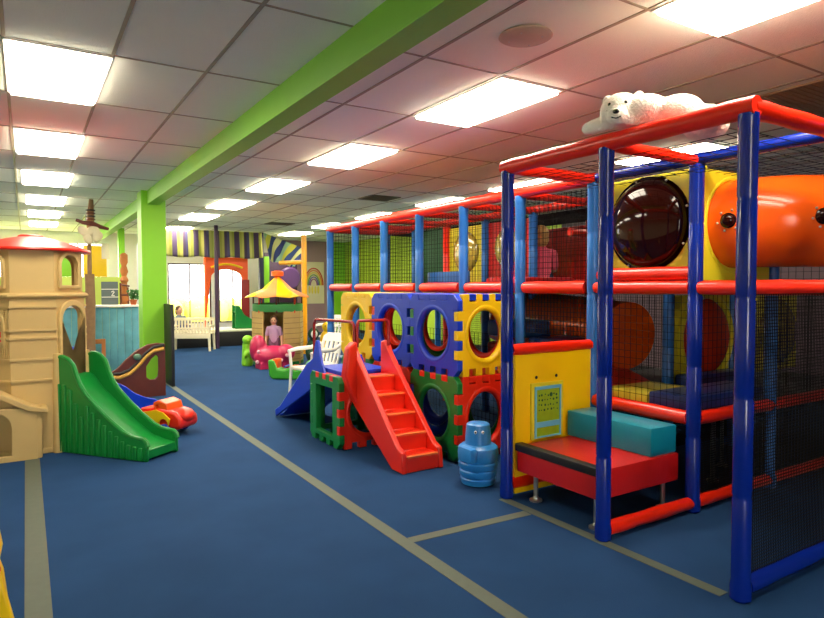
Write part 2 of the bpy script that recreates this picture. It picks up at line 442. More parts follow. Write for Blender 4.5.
# nets near
netp((XA+.05,YA,.1), (XB-XA-.02,0,0), (0,0,MID-.13), .016, .0035)
netp((XA+.03,YA+.03,2.235), (XB-XA-.06,0,0), (0,YB-YA-.06,0), .09, .003)
netp((XA+.03,YB+.03,2.25), (XB-XA-.06,0,0), (0,YC-YB-.06,0), .09, .003)
netp((XB+.03,YA+.03,2.26), (1.9,0,0), (0,YC-YA-.06,0), .09, .003)
netp((XB,YB+.05,LOW+.05), (0,YC-YB-.1,0), (0,0,MID-LOW-.1), .05, .0025)
netp((XB+.05,YB,.1), (2.6,0,0), (0,0,LOW-.15), .016, .004)
netp((XB+.05,YB,LOW+.05), (2.6,0,0), (0,0,MID-LOW-.1), .05, .0025)
netp((XD,YB+.05,.1), (0,YC-YB,0), (0,0,TOP-.2), .06, .003)
netp((XB+.05,YC,.1), (XD-XB,0,0), (0,0,LOW-.15), .018, .006)
# long run
for i, y in enumerate(YR[1:]): post(XB, y, STEEL, .047 if i < 3 else .05)
for y in (4.16,5.0,5.82,7.4,8.2): post(XC, y, STEEL)
post(XC, 6.62, RED, .05); post(XD, 5.05, RED, .05); post(XD, 7.0, STEEL); post(XD, 8.2, STEEL)
rail((XB,YC,TOP), (XB,8.25,TOP), r=.05, trim=0)
for a, c in zip(YR, YR[1:]): rail((XB,a+.03,MID), (XB,c-.03,MID), r=.052)
rail((XC,YC,TOP), (XC,8.2,TOP)); rail((XD,YC,TOP), (XD,8.2,TOP))
rail((XC,YC,MID), (XC,8.2,MID)); rail((XD,YC,MID+.05), (XD,8.2,MID+.05))
for y in (4.16,5.0,5.82,6.62,7.4,8.2): rail((XB,y,TOP-.02), (XC,y,TOP-.02), r=.036)
rail((XB,8.2,MID), (XD,8.2,MID)); rail((XB,8.2,TOP), (XD,8.2,TOP))
rail((XC,4.5,2.05), (XD,4.5,2.05)); rail((XB,6.6,.5), (XB,8.2,.5), STEEL)
for k, (a, c) in enumerate(zip(YR, YR[1:])):
    netp((XB+.03,a+.05,MID+.06), (0,c-a-.1,0), (0,0,TOP-MID-.12), .05, .0028)
    netp((XB+.03,a+.05,2.27), (XC-XB-.06,0,0), (0,c-a-.1,0), .06, .003)
netp((XC,4.2,MID+.05), (0,3.95,0), (0,0,TOP-MID-.1), .05, .0025)
netp((XD,YC,.05), (0,4.8,0), (0,0,MID-.1), .03, .004)
netp((XB,YC+.05,1.1), (0,.7,0), (0,0,.34), .035, .004)
netp((XB,YC+.05,.1), (0,4.7,0), (0,0,.95), .06, .003)
netp((XB+.03,8.2,MID+.05), (XD-XB,0,0), (0,0,TOP-MID-.1), .05, .004)
netp((XC+.02,YC,2.27), (XD-XC,0,0), (0,4.8,0), .03, .006)
# decks
def pad(name, x0, x1, y0, y1, z0, z1, m, bev=.02): return obj(name, B().box(x0,x1,y0,y1,z0,z1,bev), m, PS)
pad('deck', XB+.06, XD-.06, YC+.06, 8.12, MID-.05, MID-.005, BLACK, .01)
pad('deck', XB+.06, XD-.06, YB+.06, YC-.06, MID-.04, MID-.005, BLACK, .01)
pad('deck', XB+.06, XD+1.0, YB+.06, YC+.9, LOW-.05, LOW, BLACK, .01)
# entrance step box
stp = pad('step_platform', XA+.04, XB-.05, YB+.07, YC-.06, .20, .385, MAT_R, .012)
obj('edge_strip', B().box(XA+.03, XA+.10, YB+.06, YC-.05, .345, .398, .008), BLACK, stp)
for x, y in ((XA+.10,YB+.14),(XA+.13,YC-.16),(XB-.12,YB+.14),(XB-.12,YC-.16)):
    obj('foot', B().lathe([(.045,0),(.045,.012),(.022,.02),(.02,.03),(.016,.035),(.016,.21)], (x,y,0), 16), CHROME, PS, label='round-based steel foot')
for x, y in ((4.45,YB+.3),(4.9,YB+.5)):
    obj('foot', B().lathe([(.045,0),(.045,.012),(.02,.03),(.016,.035),(.016,LOW-.04)], (x,y,0), 16), CHROME, PS, label='tall steel foot under the deck')
# yellow entrance panel with a game board
yp = obj('panel', B().box(XA+.06, XB-.04, YC-.02, YC+.005, .02, 1.04, .004), YEL, PS, label='yellow entrance panel')
gb = obj('game_board', B().box(3.07, 3.39, YC-.035, YC-.02, .39, .80, .003), PYEL, yp)
obj('border', B().plate(rect(3.10,3.36,.40,.775), [rect(3.115,3.345,.41,.752)], .012, frame((0,YC-.033,0),(1,0,0),(0,0,1))), AQUA, gb, smooth=False)
obj('face', B().box(3.115,3.345,YC-.039,YC-.033,.41,.752), mat('board_green', rgb(150,184,22), rough=.5, var=.15, nscale=20), gb, smooth=False)
obj('band', B().box(3.115,3.345,YC-.043,YC-.038,.475,.515), AQUA, gb, smooth=False)
dots = B()
for i in range(7):
    for j in range(4):
        r = random.choice((.005,.007,.009)) if (i,j) != (4,3) else .016
        dots.ball((3.14+i*.03+random.uniform(-.006,.006), YC-.039, .60+j*.036+random.uniform(-.006,.006)), (r,.003,r), 8)
obj('dots', dots, DKGRN, gb, kind='stuff')
for x in (3.13,3.33): obj('bolt', B().ball((x,YC-.022,.84), (.012,.006,.012), 10), BLACK, yp)
# domes in panels
def dome_panel(o, u, w, h, c, r, m, pm, bulge, ring=None):
    """square panel from o along u (length w) and up (h); dome centre c=(u,v)"""
    u = V(u).normalized(); F = frame(o, u, (0,0,1)); nrm = F.to_3x3() @ V((0,0,1))
    p = obj('panel', B().plate(rect(0,w,0,h), [circ(c[0],c[1],r*.97,36)], .02, F), pm, PS, smooth=False, bevel=.003)
    prof = [(r*math.cos(t*PI/2/8), r*bulge*math.sin(t*PI/2/8)) for t in range(8)]+[(.01, r*bulge)]
    d = B().lathe([(r*1.06,.0),(r*1.06,.008)]+prof, (0,0,0), 40)
    d.M = F @ Matrix.Translation((c[0],c[1],.02))
    obj('dome', d, m, p)
    if ring:
        q = B().tube([(c[0]+r*1.12*math.cos(t*PI/18), c[1]+r*1.12*math.sin(t*PI/18), .03) for t in range(36)], r*.1, 8, closed=True); q.M = F
        obj('ring', q, ring, p)
    for t in range(8):
        q = B().ball((c[0]+r*1.03*math.cos(t*PI/4+.3), c[1]+r*1.03*math.sin(t*PI/4+.3), .032), .009, 8); q.M = F
        obj('bolt', q, CHROME, p)
    return p
dome_panel((XB+.13,YC-.05,MID+.05), (0,-1,0), YC-YB-.06, .76, (.36,.41), .325, BROWN, PYEL, .42)
dome_panel((XC+.05,YC+.01,.66), (1,0,0), 1.06, .76, (.46,.38), .34, mat('dome_red', rgb(206,52,18), rough=.2), PYEL, .35, PYEL)
dome_panel((6.05,YC+.01,.66), (1,0,0), .75, .76, (.36,.38), .31, DOMEY, PYEL, .35)
# upper crawl tube, out of a yellow panel and round a bend
FT = frame((XB+.06,YB+.02,MID+.05), (1,0,0), (0,0,1))
tp = obj('panel', B().plate(rect(0,.86,0,.74), [circ(.38,.38,.28,36)], .02, FT), PYEL, PS, smooth=False, label='yellow square panel behind the orange tube')
tz = 1.925
path = [V((4.16,2.53,tz)), V((4.16,2.40,tz))]
for t in range(1, 8):
    a = t/7*math.radians(58); path.append(V((4.16+.34*(1-math.cos(a)), 2.40-.34*math.sin(a), tz)))
dirn = V((.848,-.53,0)); e0 = path[-1]
path += [e0+dirn*k for k in (.15,.4,.7,1.1)]
ct = obj('crawl_tube', B().tube(path, [.30]*len(path), 40, caps=False), ORAN, PS, label='big orange crawl tube with round portholes')
obj('flange', B().tube([(4.16+.315*math.cos(t*PI/18), 2.475, tz+.315*math.sin(t*PI/18)) for t in range(36)], .022, 10, closed=True), PYEL, ct)
def porthole(p, nrm):
    nrm = V(nrm).normalized(); R = nrm.to_track_quat('Z','Y').to_matrix()
    F = Matrix.Translation(p) @ R.to_4x4()
    q = B().lathe([(.05,-.01),(.05,.004),(.042,.012)]+[(.04*math.cos(t*.2),.012+.026*math.sin(t*.2)) for t in range(8)], (0,0,0), 24); q.M = F
    h = obj('porthole', q, BROWN, ct, label='small dark bubble porthole')
    for t in range(6):
        k = B().ball((.068*math.cos(t*PI/3+.2), .068*math.sin(t*PI/3+.2), .002), .008, 8); k.M = F
        obj('bolt', k, CHROME, h)
pc = V((4.16,2.40,tz)); n1 = V((-.97,-.22,0)).normalized()
porthole(V((4.16,2.385,tz))+n1*.298, n1)
mid = e0+dirn*-.03; n2 = V((-.53,-.848,0)); porthole(mid+n2*.297, n2)
obj('crawl_tube', B().tube([(4.52,3.62,1.06),(4.66,4.3,1.10),(4.86,5.1,1.14),(5.1,6.0,1.1)], .30, 32), ORAN, PS, label='orange tube sloping behind the net')
# soft interior pieces
wd = B().plate([(0,0),(.8,0),(.8,.05),(.1,.30),(0,.30)], [], .75, frame((XB+.83,YC+.84,LOW), (0,-1,0), (0,0,1)))
for v_ in wd.bm.verts: v_.co.x += 0
obj('foam_wedge', wd, MAT_R, PS, bevel=.02)
pad('foam_block', XB+.10, XC-.3, YC+.55, YC+.84, LOW+.3, LOW+.42, MAT_B, .02)
pad('bumper', XC+.06, XD-.1, YC-.17, YC-.02, LOW, LOW+.12, MAT_B, .03)
for (y0, y1, z0, m) in ((4.25,4.95,.78,MAT_R),(4.45,4.95,1.0,STEEL)):
    pad('bumper', 4.0, 4.5, y0, y1, z0, z0+.16, m, .03)
# upper interior panels
pad('panel', XB+.08, XB+.12, 5.05, 5.78, MID+.05, MID+.17, STEEL, .01)
pad('panel', XC+.05, XC+.08, 6.66, 7.35, MID+.05, TOP-.05, DKGRN, .005)
pad('panel', XD+.05, XD+.08, YC+.1, 5.0, MID+.05, TOP-.1, DKGRN, .005)
pad('panel', XD+.05, XD+.08, 5.1, 6.9, MID+.05, TOP-.1, MAT_R, .005)
dome_panel((XC+.03,5.8,MID+.06), (0,-1,0), .72, .70, (.36,.40), .2, DOMEY, MAT_R, .3)
dome_panel((XC+.03,6.58,MID+.06), (0,-1,0), .72, .70, (.36,.38), .24, DOMEY, PYEL, .3)
pad('foam_block', XB+.2, XC-.1, 4.3, 4.9, MID, MID+.10, MAT_R, .03)

# loose foam pieces on the frame
def foam(name, label, m, *bx): 
    return tag(obj(name, B().box(*bx, .015), m), label, 'foam block')
foam('foam_step', 'teal foam step block on top of the red entrance platform', TEAL, 3.42, 3.685, YB+.085, YC-.045, .386, .575)
foam('foam_pad', 'pale yellow foam pad on the low deck, next to the navy one', MAT_Y, XB+.07, XB+.62, YB+.42, YC-.06, LOW+.001, LOW+.10)
foam('foam_pad', 'navy blue foam pad on the low deck beside a yellow pad', MAT_B, XB+.08, XB+1.05, YB+.07, YB+.41, LOW+.001, LOW+.12)

# ------------------------------------------------------------------ polar bear plush
bb = B()
hc = V((2.885,2.37,2.492)); fd = V((-.86,-.46,-.18)).normalized(); sd0 = V((.47,-.88,0)).normalized()
bb.ball(hc, (.118,.118,.10), 20)
bb.ball(hc+fd*.085+V((0,0,-.03)), (.062,.062,.05), 16)            # muzzle
for k in (-1,1): bb.ball(hc+sd0*.085*k+V((.04,.02,.08)), (.032,.032,.034), 12)   # ears
bb.ball((2.955,2.27,2.478), (.125,.14,.09), 20)
bb.ball((3.045,2.13,2.445), (.125,.15,.10), 20)
bb.ball((3.11,2.0,2.37), (.12,.12,.10), 20)
bb.caps((2.87,2.40,2.44), (2.84,2.53,2.432), .05, .043); bb.ball((2.835,2.555,2.428), (.045,.05,.04), 12)
bb.caps((2.92,2.26,2.44), (2.85,2.30,2.435), .05, .045)
bb.caps((3.10,2.0,2.35), (3.03,1.90,2.345), .055, .045); bb.ball((3.19,2.03,2.37), .035, 10)
bear = thing('plush_polar_bear', 'white plush polar bear lying on the red top rail of the climbing frame', 'plush toy', (2.95,2.25,2.38))
obj('body', bb, FUR, bear, mods=BLOB(.010, 3))
for k in (-1,1): obj('eye', B().ball(hc+fd*.098+sd0*.042*k+V((0,0,.035)), .013, 12), EYEM, bear)
obj('nose', B().ball(hc+fd*.142+V((0,0,-.01)), (.016,.02,.013), 12), EYEM, bear)
mc = hc+fd*.136+V((0,0,-.045))
obj('mouth', B().tube([mc-sd0*.025+V((0,0,.008)), mc, mc+sd0*.025+V((0,0,.008))], .004, 6), EYEM, bear)

# ------------------------------------------------------------------ puzzle block panels
def teeth(Sz, t, ph, n=7):
    """outline of a panel of outer size Sz in a square 0..Sz; ph = phase for (bottom, right, top, left)"""
    a, L_ = t, Sz-2*t; seg = L_/n; out = []
    def side(f, p):
        for i in range(n):
            h = t if (i+p) % 2 == 0 else 0
            out.append(f(a+i*seg, h)); out.append(f(a+(i+1)*seg, h))
    side(lambda s, h: (s, a-h), ph[0])
    side(lambda s, h: (Sz-a+h, s), ph[1])
    side(lambda s, h: (Sz-s, Sz-a+h), ph[2])
    side(lambda s, h: (a-h, Sz-s), ph[3])
    r = []
    for p in out:
        if not r or (abs(p[0]-r[-1][0])+abs(p[1]-r[-1][1])) > 1e-6: r.append(p)
    if abs(r[0][0]-r[-1][0])+abs(r[0][1]-r[-1][1]) < 1e-6: r.pop()
    return r
def scaled(pts, sx, sy, Sz): return [(p[0]*sx/Sz, p[1]*sy/Sz) for p in pts]
def block_cube(parent, x0, x1, y0, y1, z0, z1, faces, hole=.225, t=.055):
    """faces: dict key in '-x','+x','-y','+y','-z','+z' -> (material, hole: 'o' round, 'q' square, '' none)"""
    dx, dy, dz = x1-x0, y1-y0, z1-z0
    for k, (m, h) in faces.items():
        if k[1] == 'x':
            w, hh = dy, dz; ph = (0,0,0,0)
            F = frame((x0 if k[0]=='-' else x1-t, y0, z0), (0,1,0), (0,0,1))
        elif k[1] == 'y':
            w, hh = dx, dz; ph = (0,1,0,1)
            F = frame((x0, (y0+t) if k[0]=='-' else y1, z0), (1,0,0), (0,0,1))
        else:
            w, hh = dx, dy; ph = (1,1,1,1)
            F = frame((x0, y0, z0 if k[0]=='-' else z1-t), (1,0,0), (0,1,0))
        outl = scaled(teeth(1, t/min(w,hh), ph), w, hh, 1)
        holes = []
        if h == 'o': holes = [circ(w/2, hh/2, hole*w/.7, 36, hole*hh/.7)]
        if h == 'q': holes = [rect(w*.22, w*.78, hh*.16, hh*.82)]
        p = obj('panel', B().plate(outl, holes, t, F), m, parent, smooth=False, bevel=.006)
        if h == 'o':
            q = B().tube([(w/2+(hole*w/.7+.015)*math.cos(a*PI/18), hh/2+(hole*hh/.7+.015)*math.sin(a*PI/18), t/2) for a in range(36)], .034, 10, closed=True)
            q.M = F; obj('rim', q, m, p)
CX0, CX1 = 3.055, 3.66
zt = 1.435; zm = .735
MZ = thing('puzzle_block_maze', 'tall wall of interlocking blue, yellow, red and green play panels with round holes', 'play panels', (3.3,4.2,0))
ys = [4.165, 4.92, 5.68, 6.42]
block_cube(MZ, CX0, CX1, ys[0], ys[1], zm, zt, {'-x':(BLUP,'o'),'-y':(YELP,'o'),'+x':(REDP,'o'),'+z':(BLUP,''),'+y':(GRN,'o')})
block_cube(MZ, CX0, CX1, ys[1], ys[2], zm, zt, {'-x':(BLUP,'o'),'+x':(REDP,'o'),'+z':(BLUP,''),'+y':(REDP,'o')})
block_cube(MZ, CX0, CX1, ys[2], ys[3], zm, zt, {'-x':(YELP,'o'),'+x':(REDP,'o'),'+z':(YELP,''),'+y':(YELP,'o')})
block_cube(MZ, CX0, CX1, ys[0], ys[1], .01, zm, {'-x':(GRN,'o'),'-y':(REDP,'o'),'+x':(GRN,'o'),'+z':(REDP,''),'+y':(BLUP,'o')})
block_cube(MZ, CX0, CX1, ys[1], ys[2], .01, zm, {'-x':(REDP,'o'),'+x':(BLUP,'o'),'+z':(REDP,''),'+y':(REDP,'o')})
block_cube(MZ, CX0, CX1, ys[2], ys[3], .01, zm, {'-x':(GRN,'o'),'+x':(REDP,'o'),'+z':(REDP,''),'+y':(GRN,'o')})
# small climber: cube, stairs, slide, handrails
CL = thing('toddler_climber', 'low red and green block climber with red stairs and a blue slide', 'climber', (2.65,5.3,0))
kx0, kx1, ky0, ky1, kz = 2.39, 3.03, 5.07, 5.75, .675
block_cube(CL, kx0, kx1, ky0, ky1, .01, kz, {'-x':(GRN,'q'),'-y':(REDP,'o'),'+x':(GRN,'o'),'+z':(REDP,''),'+y':(GRN,'q')}, hole=.24)
obj('deck', B().box(kx0+.07, kx1-.05, ky0+.1, ky1-.02, kz-.005, kz+.04, .012), BLUP, CL)
# stairs
sx0, sx1 = 2.515, 2.915; n = 5; yb, yt = 4.165, 5.05; st_h = .70
side = [(0,0),(.10,0),(.18,.0),(yt-yb-.02,.42),(yt-yb+.10,.68),(yt-yb+.10,.98),(yt-yb+.02,1.0),(yt-yb-.07,.88),(.10,.20),(.02,.17)]
stairs = None
for x in (sx0, sx1-.05):
    q = obj('stair_side', B().plate(side, [], .05, frame((x, yb, 0), (0,1,0), (0,0,1))), REDP, CL, bevel=.012)
tr = B()
outl = [(0,0)]
for i in range(n):
    z = (i+1)*st_h/n-.01; y0 = i*(yt-yb)/n
    outl += [(y0, z), (y0+(yt-yb)/n, z)]
outl += [(yt-yb, st_h-.3), (.16, 0)]
stairs = obj('stairs', tr.plate(outl, [], sx1-sx0-.08, frame((sx0+.04, yb+.015, 0), (0,1,0), (0,0,1))), REDP, CL, bevel=.01)
for i in range(n):
    z = (i+1)*st_h/n-.01; y0 = yb+.015+i*(yt-yb)/n
    obj('tread', B().box(sx0+.05, sx1-.05, y0-.008, y0+.03, z-.012, z+.006, .005), mat('worn_tread', rgb(244,120,60), rough=.25, spec=.7), stairs)
# slide from the far side
sl = [(0,.70),(.12,.68),(.95,.07),(1.12,.03)]
outl = [(0,.60)]+[(1.12,0),(1.12,.03)]+[(.95,.075),(.12,.66),(0,.70)]
sld = obj('slide', B().plate(outl, [], .50, frame((2.47, ky1-.02, 0), (0,1,0), (0,0,1))), BLUP, CL, bevel=.01)
for x in (2.43, 2.93):
    obj('slide_side', B().plate([(0,.50),(1.15,0),(1.17,.08),(1.0,.15),(.2,.72),(.0,.80),(-.05,.72)], [], .04, frame((x, ky1-.02, 0), (0,1,0), (0,0,1))), BLUP, CL, bevel=.012)
def arc_rail(p0, p1, ztop, z0):
    p0, p1 = V(p0), V(p1); d = p1-p0; pts = [p0+V((0,0,z0))]
    for t in range(9):
        a = PI - t*PI/16; pts.append(p0+d*(.08*(1+math.cos(a)))+V((0,0,ztop-.06+.06*math.sin(a))))
    for t in range(9):
        a = PI/2-t*PI/16; pts.append(p1-d*(.08*(1-math.cos(a)))+V((0,0,ztop-.06+.06*math.sin(a))))
    pts.append(p1+V((0,0,z0))); return pts
HR = mat('handrail_dark_red', rgb(150,30,28), rough=.25, spec=.6)
obj('handrail', B().tube(arc_rail((2.42,5.70,0),(2.53,5.04,0),1.18,.70), .014, 10), HR, CL)
obj('handrail', B().tube(arc_rail((2.55,5.02,0),(2.88,5.02,0),1.19,.95), .014, 10), HR, CL)
obj('side_gusset', B().plate([(2.405,.70),(2.44,.95),(2.50,1.0),(2.53,1.0),(2.53,.42),(2.47,.52)], [], .10, frame((0,5.065,0),(1,0,0),(0,0,1))), REDP, CL, bevel=.015)
obj('side_gusset', B().plate([(0,.66),(.30,.66),(.22,.78),(.14,.98),(.10,.98),(.02,.80)], [], .03, frame((2.43,5.72,0),(0,-1,0),(0,0,1))), BLUP, CL, bevel=.008)

# ------------------------------------------------------------------ blue barrel-shaped toy
bx, by = 2.90, 3.69
BT = thing('barrel_toy', 'sky-blue barrel-shaped toy with a pair of eyes, standing beside the first blue post', 'toy', (bx,by,0))
obj('body', B().lathe([(.10,.0),(.125,.01),(.135,.05),(.128,.06),(.14,.075),(.142,.11),(.135,.12),(.148,.135),(.15,.17),(.142,.18),(.15,.19),(.155,.24),(.15,.285),(.13,.30),(.115,.31)], (bx,by,0), 32), SKYB, BT)
obj('head', B().lathe([(.12,.30),(.10,.31),(.095,.40),(.088,.455),(.075,.465),(.02,.468)], (bx,by,0), 28), SKYB, BT)
obj('arm_band', B().box(bx-.165, bx-.09, by-.12, by+.05, .19, .305, .03), SKYB, BT)
for a in (-2.45, -1.85):
    p = V((bx+.09*math.cos(a), by+.09*math.sin(a), .41)); w = obj('eye', B().ball(p, (.011,.011,.014), 12), WHITEP, BT)
    obj('pupil', B().ball(p+V((math.cos(a),math.sin(a),-.1))*.007, .007, 10), EYEM, w)

# ------------------------------------------------------------------ beige toy tower with slide
TW = thing('toy_tower', 'beige plastic play tower with a red roof and a green slide', 'play tower', (0,6.87,0))
TC = V((.052,6.88,0)); AP = .425
def facet(k, z0, z1, ap, holes, th=.03, m=BEIGE, name='wall', out=0, wid=None):
    a = math.radians(-90+45*k); nrm = V((math.cos(a), math.sin(a), 0)); u = V((-math.sin(a), math.cos(a), 0))
    w = 2*ap*math.tan(PI/8)+.006 if wid is None else wid
    o = TC+nrm*(ap-th+out)-u*w/2+V((0,0,z0))
    return frame(o, u, (0,0,1)), w
for k in range(8):
    # upper storey
    F, w = facet(k, 1.44, 1.86, .41, 0)
    h = [arch(w*.20, w*.80, .08, .36)] if k in (1,7,3,5) else []
    if k == 4: h = [arch(w*.1, w*.9, .05, .37)]
    up_ = obj('wall', B().plate(rect(0,w,0,.42), h, .03, F), BEIGE, TW, smooth=False)
    if k in (1,7):
        ring = [(w*.12,.05),(w*.88,.05)]+[(w*.5+w*.38*math.cos(PI*i/10), .395-w*.38+w*.38*math.sin(PI*i/10)) for i in range(11)]
        q = B().plate(ring, [arch(w*.21, w*.79, .08, .36)], .025, F @ Matrix.Translation((0,0,.03)))
        obj('window_rim', q, BEIGE, up_, bevel=.006)
    # lower storey
    F, w = facet(k, 0, 1.42, AP, 0)
    h = []
    if k == 1: h = [arch(w*.16, w*.86, .58, 1.33)]
    if k == 7: h = [arch(w*.30, w*.80, 1.0, 1.26)]
    if k == 5: h = [arch(w*.08, w*.92, .25, 1.38)]
    if k in (3,4): h = [arch(w*.08, w*.92, .25, 1.38)]
    lo_ = obj('wall', B().plate(rect(0,w,0,1.42), h, .03, F), BEIGE, TW, smooth=False)
    if k == 1:
        ring = [(w*.06,.5),(w*.96,.5)]+[(w*.51+w*.45*math.cos(PI*i/12), 1.385-w*.45+w*.45*math.sin(PI*i/12)) for i in range(13)]
        obj('door_rim', B().plate(ring, [arch(w*.15, w*.87, .49, 1.33)[2:]+[(w*.15,.501),(w*.87,.501)]], .03, F @ Matrix.Translation((0,0,.03))), BEIGE, lo_, bevel=.008)
    if k == 7:
        ring = [(w*.22,.97),(w*.88,.97)]+[(w*.55+w*.33*math.cos(PI*i/12), 1.30-w*.33+w*.33*math.sin(PI*i/12)) for i in range(13)]
        obj('window_rim', B().plate(ring, [arch(w*.31, w*.79, 1.0, 1.26)], .025, F @ Matrix.Translation((0,0,.03))), BEIGE, lo_, bevel=.006)
        obj('shutter', B().plate(rect(w*.25, w*.85, .98, 1.12), [], .02, F @ Matrix.Translation((0,0,.0))), REDP, lo_)
    if k in (0,7,6,2):   # fluted and plain bands of the moulding
        q = B()
        for (za, zb) in ((.86,1.02),(1.12,1.30)):
            for i in range(16): q.box(w*(i+.15)/16, w*(i+.7)/16, za, zb, .028, .038)
        for zc in (.85,1.04,1.11,1.32,.66): q.box(-.004, w+.004, zc, zc+.018, .026, .046)
        q.M = F; obj('molding', q, BEIGE, lo_, smooth=False)
        q = B(); q.plate([(0,0),(w,0),(w+.0,.05),(0,.05)], [], .045, Matrix.Identity(4)); q.M = F; obj('skirt', q, BEIGE, lo_, bevel=.01)
def octring(prof): 
    q = B(); q.lathe([(r/math.cos(PI/8), z) for r, z in prof], TC, 8, R=Matrix.Rotation(PI/8,3,'Z'), cap=False); return q
obj('ledge', octring([(.38,1.395),(.44,1.40),(.46,1.42),(.46,1.435),(.44,1.45),(.38,1.455)]), BEIGE, TW, bevel=.004)
obj('floor_board', octring([(.01,.55),(.40,.55),(.40,.58),(.01,.58)]), BEIGE, TW)
rf = obj('roof', B().lathe([(.40,1.845),(.495,1.83),(.505,1.842),(.498,1.858),(.47,1.868),(.34,1.915),(.20,1.957),(.11,1.975),(.10,1.99),(.085,1.996),(.01,1.998)], TC, 40), REDP, TW, label='round red roof')
for dx in (.19,.43):   # door-side pilasters
    pass
# pilaster right of the doorway
a = math.radians(-22.5); p = TC+V((math.cos(a),math.sin(a),0))*.465
obj('pilaster', B().tube([p+V((0,0,.0)), p+V((0,0,.84)), p+V((0,0,.9))], [.05,.04,.03], 10), BEIGE, TW)
a = math.radians(-67.5); p = TC+V((math.cos(a),math.sin(a),0))*.465
obj('pilaster', B().tube([p+V((0,0,.0)), p+V((0,0,.84)), p+V((0,0,.9))], [.05,.035,.03], 10), BEIGE, TW)
# low gabled porch on the near left
pw = B().plate(rect(0,.52,0,.46)+[], [[(.07,.05),(.33,.05)]+[(.20+.13*math.cos(PI*i/10), .30+.13*math.sin(PI*i/10)) for i in range(11)]], .05, frame((-.46,6.33,0), (1,0,0), (0,0,1)))
obj('porch_wall', pw, BEIGE, TW, bevel=.008)
obj('porch_side', B().box(.03,.10,6.30,6.48,0,.46,.012), BEIGE, TW)
obj('porch_roof', B().plate([(-.50,.62),(-.20,.60),(.02,.47),(.14,.44),(.15,.40),(.0,.42),(-.2,.54),(-.50,.56)], [], .22, frame((0,6.48,0),(1,0,0),(0,0,1))), BEIGE, TW, bevel=.01)
# green slide
s0, s1 = V((.35,6.60,0)), V((1.0,5.765,0)); sd = (s1-s0); SLN = sd.length; sd.normalize(); sn = V((-sd.y, sd.x, 0))
def wavy(L_, top):
    return top
prof = [(0,.84),(.05,.865),(.11,.87),(.17,.85),(.23,.80),(.27,.70),(.31,.62),(.37,.545),(.5,.435),(.65,.325),(.80,.235),(.88,.205),(.96,.195),(1.02,.19),(1.055,.165),(1.065,.13)]
sdl = TW
def slide_part(off, th):
    out = [(0,.0),(1.065,0)]+prof[::-1]
    return B().plate(out, [], th, frame(s0+sn*off, sd, (0,0,1)))
# local z of the frame = sd x up ; centre sides on +-0.17
zl = sd.cross(V((0,0,1)))
def side_at(c, th=.035): return B().plate([(0,0),(1.065,0)]+prof[::-1], [], th, frame(s0+zl*(c-th/2), sd, (0,0,1)))
slide = obj('slide', B().plate([(0,.70),(.1,.67),(.22,.55),(.6,.27),(.8,.15),(.92,.12),(1.06,.10),(1.06,.02),(.9,.06),(.78,.09),(.5,.28),(.1,.58),(0,.62)], [], .33, frame(s0-zl*.165, sd, (0,0,1))), SGRN, TW, bevel=.008, label='green slide')
for c in (-.18,.18):
    sdp = obj('slide_side', side_at(c), SGRN, slide, bevel=.012)
    q = B()
    for i in range(15):
        s_ = .07+i*.067
        zt_ = next((p0[1]+(p1[1]-p0[1])*(s_-p0[0])/(p1[0]-p0[0]) for p0, p1 in zip(prof, prof[1:]) if p0[0] <= s_ <= p1[0]), .2)
        q.box(s_-.019, s_+.019, .01, max(.1, zt_-(.24 if s_ < .35 else .07)), -.032 if c < 0 else .012, -.012 if c < 0 else .032)
    q.M = frame(s0+zl*c, sd, (0,0,1)); obj('rib', q, SGRN, sdp, bevel=.006)
    ed = B().tube([s0+sd*p0[0]+zl*(c)+V((0,0,p0[1])) for p0 in prof], .022, 8); obj('lip', ed, SGRN, sdp)
# blue slide behind it
BS = thing('toy_slide', 'blue slide with a wavy edge behind the green one', 'slide', (.7,7.6,0))
a0 = V((.22,7.42,0)); ad = V((.92,.40,0)).normalized(); az = ad.cross(V((0,0,1)))
bprof = [(0,.86),(.06,.9),(.14,.88),(.22,.76),(.34,.66),(.45,.60),(.55,.47),(.68,.40),(.8,.30),(.92,.24),(1.05,.2),(1.12,.14)]
for c in (-.19,.16):
    obj('slide_side', B().plate([(0,0),(1.12,0)]+bprof[::-1], [], .04, frame(a0+az*c, ad, (0,0,1))), BLUP, BS, bevel=.012)
obj('slide_bed', B().plate([(0,.62),(.2,.55),(.8,.15),(1.1,.08),(1.1,.03),(.8,.08),(.2,.45),(0,.55)], [], .34, frame(a0-az*.16, ad, (0,0,1))), BLUP, BS)

# ------------------------------------------------------------------ toy car
CR = thing('toy_car', 'red and yellow ride-on toy car at the foot of the slides', 'toy car', (1.21,6.74,0))
cM = Matrix.Translation((1.21,6.74,0)) @ Matrix.Rotation(math.radians(-50),4,'Z') @ Matrix.Scale(1.08,4)
def cb(): return B(cM)
hull = [(-.26,.06),(.24,.06),(.27,.10),(.26,.17),(.2,.22),(.1,.24),(.02,.25),(-.06,.22),(-.2,.21),(-.27,.17)]
q = cb(); q.plate(hull, [], .26, frame((0,.13,0),(1,0,0),(0,0,1))); obj('chassis', q, REDP, CR, bevel=.03)
q = cb(); q.ball((.16,0,.17), (.14,.13,.075), 20); obj('hood', q, REDP, CR)
q = cb(); q.plate([(-.05,.21),(.12,.21),(.09,.295),(.0,.325),(-.06,.30)], [rect(-.028,.0,.235,.285)], .22, frame((0,.11,0),(1,0,0),(0,0,1))); obj('windscreen_cowl', q, ORNP, CR, bevel=.02)
